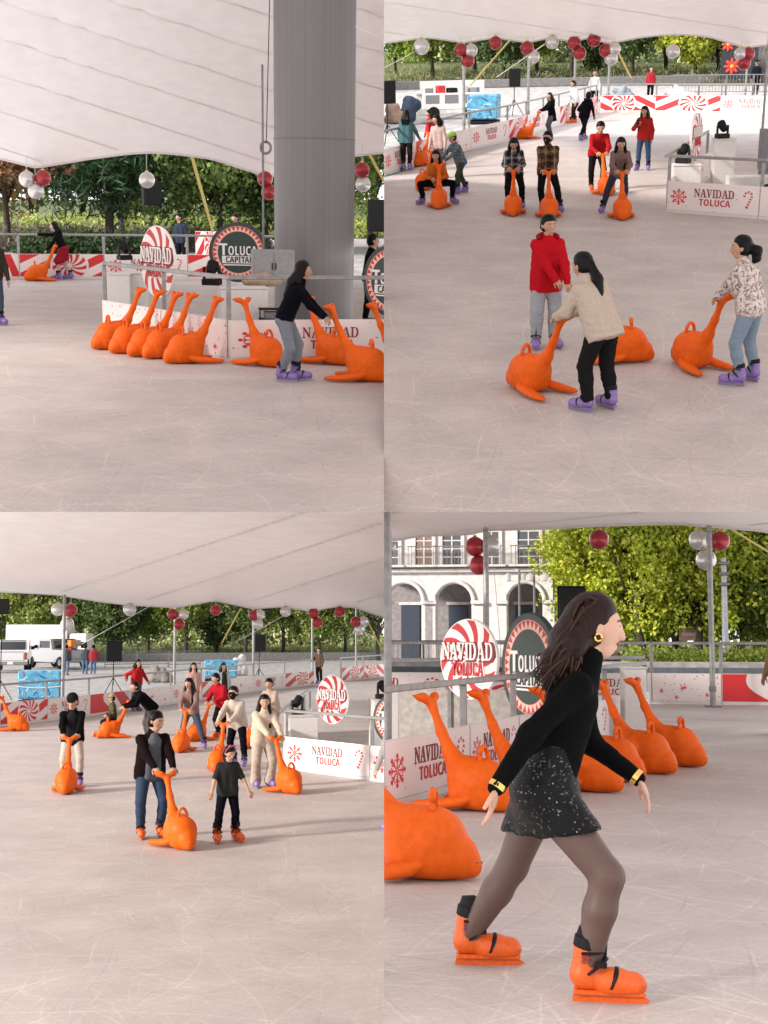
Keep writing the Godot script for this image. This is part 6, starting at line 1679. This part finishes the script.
# ---- stage 4: the skater before the old building ----------------------------------------------------------------------------------
func facade() -> void:
	# arcade of round arches below, tall windows with balconies above
	var base := G(440, 672)
	base.z = -58.0
	var y0 := D(440, 640, 58.0).y
	var o := thing("arcade_building", "white two storey building with an arcade of round arches", "building", Transform3D(Basis(), Vector3(0, 0, -58.0)))
	var lime := grain("limewash", Color(0.74, 0.71, 0.70), 0.9, 0.14, 0.25)
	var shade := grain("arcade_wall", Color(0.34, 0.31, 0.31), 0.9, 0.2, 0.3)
	var px := func(x: float) -> float: return D(x, 600, 58.0).x
	var py := func(y: float) -> float: return D(480, y, 58.0).y
	var arches := [[404.0, 18.5], [454.0, 18.0], [525.0, 16.5], [362.0, 18.0]]
	# wall with openings: one polygon per bay between the arch centres
	var xs := [340.0, 383.0, 429.0, 490.0, 553.0]
	var bays := [[340.0, 383.0, 362.0], [383.0, 429.0, 404.0], [429.0, 490.0, 454.0], [490.0, 553.0, 525.0]]
	for b in bays:
		var c: float = px.call(b[2]); var r: float = px.call(b[2] + 17.5) - c
		var sp: float = py.call(601.0)
		var top: float = py.call(573.0)
		var bot := -0.2
		var x0: float = px.call(b[0]); var x1: float = px.call(b[1])
		var poly := PackedVector2Array([Vector2(x0, bot), Vector2(x0, top), Vector2(x1, top), Vector2(x1, bot), Vector2(c + r, bot), Vector2(c + r, sp)])
		for k in 13:
			var t := PI * k / 12.0
			poly.append(Vector2(c + cos(t) * r, sp + sin(t) * r))
		poly.append(Vector2(c - r, sp)); poly.append(Vector2(c - r, bot))
		var cleaned := PackedVector2Array()
		for p in poly:
			if cleaned.is_empty() or cleaned[-1].distance_to(p) > 0.001: cleaned.append(p)
		part(o, "bay_wall", Shape.new().prism(cleaned, -0.6, 0.0).mesh(), lime)
		var ring := []
		for k in 17:
			var t := PI * k / 16.0
			ring.append(Vector3(c + cos(t) * (r + 0.1), sp + sin(t) * (r + 0.1), 0.03))
		part(o, "archivolt", Shape.new().tube(ring, [0.11], 6).mesh(), lime)
		for s in [-1.0, 1.0]:
			part(o, "impost", Shape.new().box(Vector3(c + s * (r + 0.28), sp - 0.06, -0.2), Vector3(0.6, 0.16, 0.95), Basis(), 0.02).mesh(), lime)
			part(o, "pier", Shape.new().box(Vector3(c + s * (r + 0.28), (sp + bot) * 0.5 - 0.1, 0.02), Vector3(0.5, sp - bot - 0.2, 0.14), Basis(), 0.02).mesh(), lime)
		var dr := part(o, "arcade_door", Shape.new().box(Vector3(c - 0.1, 1.3, -3.15), Vector3(0.9, 2.6, 0.1), Basis(), 0.02).mesh(), mat("dark_door", Color(0.035, 0.05, 0.075), 0.5))
		part(dr, "door_frame", Shape.new().box(Vector3(c - 0.1, 2.68, -3.12), Vector3(1.1, 0.14, 0.12)).mesh(), lime)
	var xa: float = px.call(340.0); var xb: float = px.call(553.0)
	part(o, "arcade_back_wall", Shape.new().box(Vector3((xa + xb) * 0.5, 2.6, -3.4), Vector3(xb - xa, 5.6, 0.3)).mesh(), shade)
	part(o, "arcade_ceiling", Shape.new().box(Vector3((xa + xb) * 0.5, py.call(575.0), -1.95), Vector3(xb - xa, 0.2, 2.7)).mesh(), lime)
	part(o, "cornice", Shape.new().box(Vector3((xa + xb) * 0.5, py.call(570.5), 0.02), Vector3(xb - xa, 0.18, 0.5), Basis(), 0.04).mesh(), lime)
	part(o, "cornice", Shape.new().box(Vector3((xa + xb) * 0.5, py.call(566.0), 0.0), Vector3(xb - xa, 0.12, 0.34), Basis(), 0.03).mesh(), lime)
	var yt: float = py.call(500.0); var yb: float = py.call(569.0)
	part(o, "upper_wall", Shape.new().box(Vector3((xa + xb) * 0.5, (yt + yb) * 0.5, -0.4), Vector3(xb - xa, yt - yb, 0.6)).mesh(), lime)
	for e in [[424.0, 8.0, 0], [452.0, 9.0, 1], [492.0, 7.0, 1], [529.0, 10.5, 1], [390.0, 8.0, 1]]:
		var c: float = px.call(e[0]); var w: float = (px.call(e[0] + e[1]) - c) * 2.0
		var t: float = py.call(532.0); var b: float = py.call(565.0)
		var wn := part(o, "window", Shape.new().box(Vector3(c, (t + b) * 0.5, -0.085), Vector3(w, t - b, 0.06)).mesh(), mat("old_glass", Color(0.10, 0.11, 0.13), 0.15) if e[2] == 1 else grain("brown_shutter", Color(0.36, 0.24, 0.20), 0.8, 0.3, 0.8))
		for k in 3: part(wn, "glazing_bar", Shape.new().box(Vector3(c, lerpf(b, t, 0.25 + 0.25 * k), -0.05), Vector3(w, 0.05, 0.04)).mesh(), lime)
		part(wn, "glazing_bar", Shape.new().box(Vector3(c, (t + b) * 0.5, -0.048), Vector3(0.06, t - b, 0.04)).mesh(), lime)
		for s in [-1.0, 1.0]: part(wn, "jamb", Shape.new().box(Vector3(c + s * (w * 0.5 + 0.09), (t + b) * 0.5, -0.06), Vector3(0.17, t - b + 0.2, 0.14), Basis(), 0.02).mesh(), lime)
		var bal := part(o, "balcony", Shape.new().box(Vector3(c, b - 0.05, 0.3), Vector3(w + 0.7, 0.1, 0.6), Basis(), 0.02).mesh(), lime)
		for k in 9: part(bal, "baluster", Shape.new().bar(Vector3(c - w * 0.5 - 0.28 + (w + 0.56) * k / 8.0, b, 0.55), Vector3(c - w * 0.5 - 0.28 + (w + 0.56) * k / 8.0, b + 0.8, 0.55), 0.03, 0.03).mesh(), M.dull_steel)
		part(bal, "handrail", Shape.new().box(Vector3(c, b + 0.82, 0.55), Vector3(w + 0.62, 0.05, 0.05)).mesh(), M.dull_steel)


func stage_skater() -> void:
	ground("ice_rink", [G(300, 1200), G(900, 1200), G(900, 705), G(300, 703)], 0.0, M.ice)
	ground("pavement", [G(300, 703), G(900, 705), G(900, 655), G(300, 655)], -0.03, M.concrete)
	ground("lawn", [G(560, 660), G(900, 660), G(900, 645), G(560, 645)], 0.02, grain("lawn", Color(0.16, 0.20, 0.05), 0.95, 0.5, 0.3))
	facade()
	canopy("white tent edge along the top of the skater's view", [[330, 541], [384, 539], [395, 539], [420, 535], [470, 533], [487, 529, 1], [530, 528], [620, 524], [680, 523], [714, 526, 1], [740, 528], [768, 531], [860, 540]], 500.0, 27.0, 14.0, -0.1, 24.0, 0.05)
	fence("far white and red boards behind the skater", [G(300, 702), G(450, 703), G(560, 704), G(652, 704), G(722, 705), G(900, 707)], [2, 0, 2, 3, 4, 2], 0.56, 1.22, 2.2)
	# booth
	fence("lettered booth barrier that the orange aids lean on", [G(340, 824), G(384, 811), G(470, 785), G(560, 757), G(650, 731)], [3, 2, 2, 3, 2], 0.52, 1.0, 1.9)
	fence("back rail of the booth with low boards behind the signs", [G(300, 745), G(450, 738), G(648, 729)], [3, 2, 3], 0.45, 1.08, 2.6)
	pole("thick grey mast at the left edge", 386, 780, 4.0, 0.06, "mast")
	mint_sign("peppermint sign with white lettering beside the green city sign", pose(G(470, 752) + Vector3(0, 1.14, 0.0), -40), 0.98)
	city_sign("dark green city sign directly behind the skater's back", pose(G(532, 762) + Vector3(0, 1.08, 0.0), -57), 1.22)
	pedestal("white pedestal at the left edge of the booth", pose(G(384, 775), 10), 0.3, 0.9, 0.4)
	pedestal("white pedestal in front of the booth's end post", pose(G(634, 742), 10), 0.30, 0.98, 0.3)
	var gp := thing("grey_panel", "beige grey panels inside the booth below the signs", "panel", pose(G(450, 742), -2))
	part(gp, "panel", Shape.new().box(Vector3(0, 0.35, 0), Vector3(2.6, 0.7, 0.05), Basis(), 0.01).mesh(), grain("beige_panel", Color(0.40, 0.37, 0.34), 0.8, 0.2, 0.6))
	for s in [-1.2, 0.0, 1.2]: part(gp, "batten", Shape.new().box(Vector3(s, 0.35, 0.04), Vector3(0.05, 0.7, 0.03)).mesh(), M.dull_steel)
	# balls, poles, straps, speaker
	pole_to("tent pole behind the red and silver trio", 487, 708, 528)
	pole_to("tent pole behind the silver pair at the right", 713, 707, 526)
	for e in [[475, 546.5, true, "red ball, upper of the trio above the peppermint sign"], [490.5, 546, false, "silver ball of the trio above the peppermint sign"], [479, 565, true, "red ball, lowest of the trio above the peppermint sign"], [599, 539.5, true, "lone red ball before the trees"], [699, 540, false, "silver ball, upper beside the big red one"], [719.5, 541, true, "red ball beside the silver pair at the right"], [706, 560, false, "silver ball, lower beside the big red one"], [388, 548, false, "silver ball half hidden at the left edge"]]:
		ball(e[3], e[0], e[1], 26.5, 10.0 if e[0] != 388 else 8.0, e[2], 12)
	strap("yellow strap at the upper right", D(729, 528, 27), D(775, 556, 29), 0.06)
	strap("thin wire beside the first pole", D(492, 545, 27), D(500, 640, 30), 0.012, "rope")
	speaker("black loudspeaker between the city sign and the skater", 571, 706, 0.55, 0.75, 2.35, 10)
	var lp := thing("lamp_post", "pale slim lamp post before the trees", "lamp post", Transform3D(Basis(), G(726, 668)))
	part(lp, "column", Shape.new().tube([Vector3.ZERO, Vector3(0, 4.2, 0)], [0.14, 0.10], 10).mesh(), grain("pale_steel", Color(0.5, 0.52, 0.56), 0.5, 0.2, 0.5, 0.05, 0.2))
	for k in 3: part(lp, "lamp_head", Shape.new().box(Vector3(0.0, 3.2 + 0.4 * k, 0.1), Vector3(0.4, 0.12, 0.2), Basis(), 0.03).mesh(), M.dull_steel)
	for e in [[535, "lamp post before the third arch"], [520, "lamp post left of the third arch's lamp"]]:
		var l2 := thing("lamp_post", e[1], "lamp post", Transform3D(Basis(), G(e[0], 671)))
		part(l2, "column", Shape.new().tube([Vector3.ZERO, Vector3(0, 3.6, 0)], [0.05, 0.04], 8).mesh(), M.dull_steel)
		for s in [-0.4, 0.4]: part(l2, "lamp_head", Shape.new().lathe([Vector2(0, 3.2), Vector2(0.09, 3.22), Vector2(0.12, 3.42), Vector2(0, 3.5)], 10, Transform3D(Basis(), Vector3(s, 0, 0))).mesh(), M.white_case)
		part(l2, "crossbar", Shape.new().box(Vector3(0, 3.2, 0), Vector3(0.9, 0.05, 0.05)).mesh(), M.white_case)
	var ps := thing("notice_board", "pink notice board on the far kerb", "sign", pose(G(692, 665), 0))
	part(ps, "panel", Shape.new().box(Vector3(0, 1.25, 0), Vector3(1.0, 0.5, 0.05), Basis(), 0.01).mesh(), mat("pink_board", Color(0.62, 0.30, 0.29), 0.6))
	part(ps, "print", Shape.new().box(Vector3(0, 1.27, 0.028), Vector3(0.8, 0.14, 0.004)).mesh(), M.white_print)
	for s in [-0.4, 0.4]: part(ps, "leg", Shape.new().box(Vector3(s, 0.5, 0), Vector3(0.05, 1.0, 0.05)).mesh(), M.dull_steel)
	single("kerb_wall", "long low pale kerb wall behind the far boards", "wall", Shape.new().box(Vector3(0, 0.2, 0), Vector3(40, 0.4, 0.5), Basis(), 0.03).mesh(), M.concrete, pose(G(690, 674)))
	single("shade_wall", "dark grey band of low wall behind the far rail", "wall", Shape.new().box(Vector3(0, 0.24, 0), Vector3(36, 0.48, 0.4), Basis(), 0.02).mesh(), grain("dark_wall", Color(0.11, 0.13, 0.15), 0.8, 0.2, 0.4), pose(G(690, 686)))
	for k in 4: crowd_barrier(["crowd barrier before the first arch", "crowd barrier before the second arch", "crowd barrier before the pier", "crowd barrier before the third arch"][k], G(388 + 36.0 * k, 672), G(423 + 36.0 * k, 672))
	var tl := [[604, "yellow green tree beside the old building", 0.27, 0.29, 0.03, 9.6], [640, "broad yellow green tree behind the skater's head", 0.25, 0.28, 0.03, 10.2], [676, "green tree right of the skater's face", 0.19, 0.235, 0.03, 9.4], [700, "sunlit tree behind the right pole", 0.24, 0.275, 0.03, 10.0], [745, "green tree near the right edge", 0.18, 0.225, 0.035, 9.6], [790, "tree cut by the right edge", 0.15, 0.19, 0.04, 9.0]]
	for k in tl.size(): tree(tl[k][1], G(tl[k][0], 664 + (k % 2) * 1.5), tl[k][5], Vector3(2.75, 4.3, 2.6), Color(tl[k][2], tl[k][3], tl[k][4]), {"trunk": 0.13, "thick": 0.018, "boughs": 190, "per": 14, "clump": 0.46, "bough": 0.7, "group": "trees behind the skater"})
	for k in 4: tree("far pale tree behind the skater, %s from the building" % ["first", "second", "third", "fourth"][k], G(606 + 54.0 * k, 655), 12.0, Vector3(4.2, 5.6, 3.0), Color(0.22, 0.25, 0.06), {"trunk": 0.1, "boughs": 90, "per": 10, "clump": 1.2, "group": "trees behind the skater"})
	bank("ground_cover", "sunlit green ground cover along the far kerb", "planting", G(630, 669), G(800, 669), 5.0, 0.7, Color(0.26, 0.32, 0.06), 1400, 0.4)
	bank("flower_border", "mauve flower border under the trees", "planting", G(600, 664), G(780, 664), 3.0, 0.5, Color(0.26, 0.17, 0.22), 700, 0.35, 1)
	# aids
	dolphin(423, 878, 84, "nearest orange dolphin aid, cut by the left edge", 1.0)
	dolphin(477, 810, 62, "orange dolphin aid with its tail before the lettered board")
	dolphin(528, 800, 62, "orange dolphin aid hidden behind the skater's arm, tail by the signs")
	dolphin(588, 791, 62, "orange dolphin aid whose snout shows under the skater's skirt")
	dolphin(612, 781, 62, "orange dolphin aid just right of the skater's waist")
	dolphin(645, 773, 62, "orange dolphin aid, second from the far end of the row")
	dolphin(676, 766, 62, "orange dolphin aid at the far end of the row")
	dolphin(415, 727, 100, "orange dolphin tail behind the booth at the left edge", 0.95)
	# people
	person("skater in black trousers and purple skates cut by the right edge", G(781, 735), -70, {"h": 1.62, "lean": 4, "top": Color(0.36, 0.22, 0.12), "pants": Color(0.014, 0.014, 0.016), "style": "long", "feet": [[0.08, 0.05, 0], [-0.08, -0.05, 0]]})
	main_skater()


func main_skater() -> void:
	var at := G(587, 1000)
	var blk := Color(0.011, 0.011, 0.012)
	# side view: she faces +x of the stage (yaw 90), so her own +z is to the right of the picture and her left side is the far one
	var o := person("woman in black sweater and sequined mini skirt skating, orange skates", at, 90, {"h": 1.74, "lean": 19, "hip": Vector3(0.13, -0.12, -0.17), "cell": 0.0105, "body_cell": 1.0, "wide": 0.95,
		"feet": [[0.50, -0.47, 6, 0.0, 0], [-0.02, 0.06, 0, 0.0, 0]], "hands": [Vector3(0.36, 0.86, 0.24), Vector3(-0.22, 0.87, -0.36)], "elbow": Vector3(0.5, 0.0, -0.8),
		"top": blk, "hem": 0.01, "bulk": 0.006, "fold": 0.004, "top_name": "sweater", "collar_up": 0.03, "skirt": Color(0.5, 0.5, 0.5), "skirt_len": 0.115, "skirt_cut": [Vector3(0, -0.19, 0), Vector3(0, -0.988, 0.153)], "skirt_flare": 0.012, "skirt_mat": M.sequins,
		"skin": Color(0.56, 0.33, 0.24), "hair": Color(0.062, 0.026, 0.017), "style": "none", "skates": "orange", "head": [6, 4], "neck_follow": 0.2, "lips": Color(0.36, 0.06, 0.07),
		"hand_dir": [Vector3(0, -1, 0.1), Vector3(0, -1, 0.05)], "palm": Vector3(0, 0, -1), "curl": 0.35,
		"extra_hair": [[Vector3(0.0, 0.0, -0.03), 0.054, Vector3(0.0, -0.045, -0.06), 0.048], [Vector3(-0.02, -0.04, -0.055), 0.040, Vector3(-0.025, -0.095, -0.07), 0.030], [Vector3(0.02, -0.04, -0.05), 0.042, Vector3(0.02, -0.10, -0.07), 0.034], [Vector3(-0.025, -0.095, -0.075), 0.032, Vector3(-0.02, -0.15, -0.085), 0.018], [Vector3(0.015, -0.10, -0.088), 0.032, Vector3(0.01, -0.155, -0.085), 0.016], [Vector3(-0.01, -0.09, -0.09), 0.03, Vector3(-0.03, -0.15, -0.10), 0.012], [Vector3(-0.042, 0.01, -0.02), 0.022, Vector3(-0.042, -0.05, -0.05), 0.026], [Vector3(-0.042, -0.05, -0.05), 0.026, Vector3(-0.035, -0.11, -0.075), 0.018], [Vector3(0.045, 0.0, -0.01), 0.018, Vector3(0.05, -0.09, -0.03), 0.022]]})
	var j: Dictionary = o.get_meta("joints")
	# loose waves of hair over the mass: from the crown round the back of the head to the tips behind the shoulder
	var hr := Shape.new()
	var r := RandomNumberGenerator.new(); r.seed = 31
	for k in 230:
		var a := r.randf_range(-1.0, 1.0)
		var t := r.randf_range(0.55, 1.5); hr.tint = Color(0.036, 0.014, 0.009) * t
		var side := signf(a) * (0.6 + 0.4 * absf(a))
		var p0 := Vector3(a * 0.030, 0.069 - 0.02 * a * a, 0.012 - 0.03 * r.randf())
		var p1 := Vector3(side * 0.054, 0.018 + 0.014 * r.randfn(), -0.03 + 0.014 * r.randfn())
		var p2 := Vector3(side * 0.052 + 0.004 * r.randfn(), -0.045, -0.055 + 0.014 * r.randfn())
		var p3 := Vector3(side * 0.045 + 0.010 * r.randfn(), -0.095 + 0.012 * r.randfn(), -0.070 + 0.018 * r.randfn())
		var p4 := p3 + Vector3(0.012 * r.randfn(), -0.052 + 0.016 * r.randfn(), -0.010 + 0.018 * r.randfn())
		var pts := []
		var ks := [p0, p1, p2, p3, p4]
		for e in 4:
			for m in 4:
				var w := m / 4.0
				var pp: Vector3 = (ks[e] as Vector3).cubic_interpolate(ks[e + 1], ks[maxi(e - 1, 0)], ks[mini(e + 2, 4)], w)
				pts.append(j.H + j.hb * ((pp + Vector3(0.0022 * sin(e * 2.2 + m * 0.6 + k), 0, 0.003 * sin(e * 1.9 + m * 0.5 + k * 1.7))) * 1.85))
		hr.tube(pts, [0.004, 0.005, 0.006, 0.0065, 0.0065, 0.0065, 0.0065, 0.0065, 0.0065, 0.0065, 0.006, 0.006, 0.005, 0.004, 0.003, 0.0015], 5)
	var hm := mat("hair_strand", Color.WHITE, 0.4); hm.vertex_color_use_as_albedo = true; hm.metallic_specular = 0.35
	part(o, "hair_strands", hr.mesh(), hm)
	# stockings, necklace of the sweater, earring, bracelets
	var st := Shape.new(); st.tint = Color(0.10, 0.056, 0.044)
	var bs := []
	for l in j.leg:
		bs.append([l[0], 0.053 * 1.7 + 0.008, l[1], 0.036 * 1.7 + 0.008]); bs.append([l[1], 0.035 * 1.7 + 0.008, l[1].lerp(l[2], 0.35), 0.0355 * 1.7 + 0.008]); bs.append([l[1].lerp(l[2], 0.35), 0.0355 * 1.7 + 0.008, l[2], 0.024 * 1.7 + 0.008])
	skin(st, bs, 0.0105, 0.025)
	var nylon := mat("nylon", Color.WHITE, 0.5); nylon.vertex_color_use_as_albedo = true
	part(o, "stockings", st.mesh(), nylon)
	part(o, "earring", Shape.new().tube(range(9).map(func(k): return j.H + j.hb * (Vector3(-0.056, -0.026 + cos(TAU * k / 8.0) * 0.009, 0.0 + sin(TAU * k / 8.0) * 0.008) * 1.85)), [0.006], 6).mesh(), M.gold)
	for k in 2:
		var a: Array = j.arm[k]
		var d: Vector3 = (a[2] - a[1]).normalized()
		part(o, "bracelet", Shape.new().tube([a[2] - d * 0.024, a[2] - d * 0.002], [0.0385, 0.0375], 20).mesh(), M.gold)
	for k in 2:
		var l: Array = j.leg[k]
		part(o, "sock", Shape.new().tube([l[3] + l[4] * Vector3(0, 0.25, -0.046), l[3] + l[4] * Vector3(0, 0.292, -0.036)], [0.058, 0.053], 16).mesh(), M.rubber)
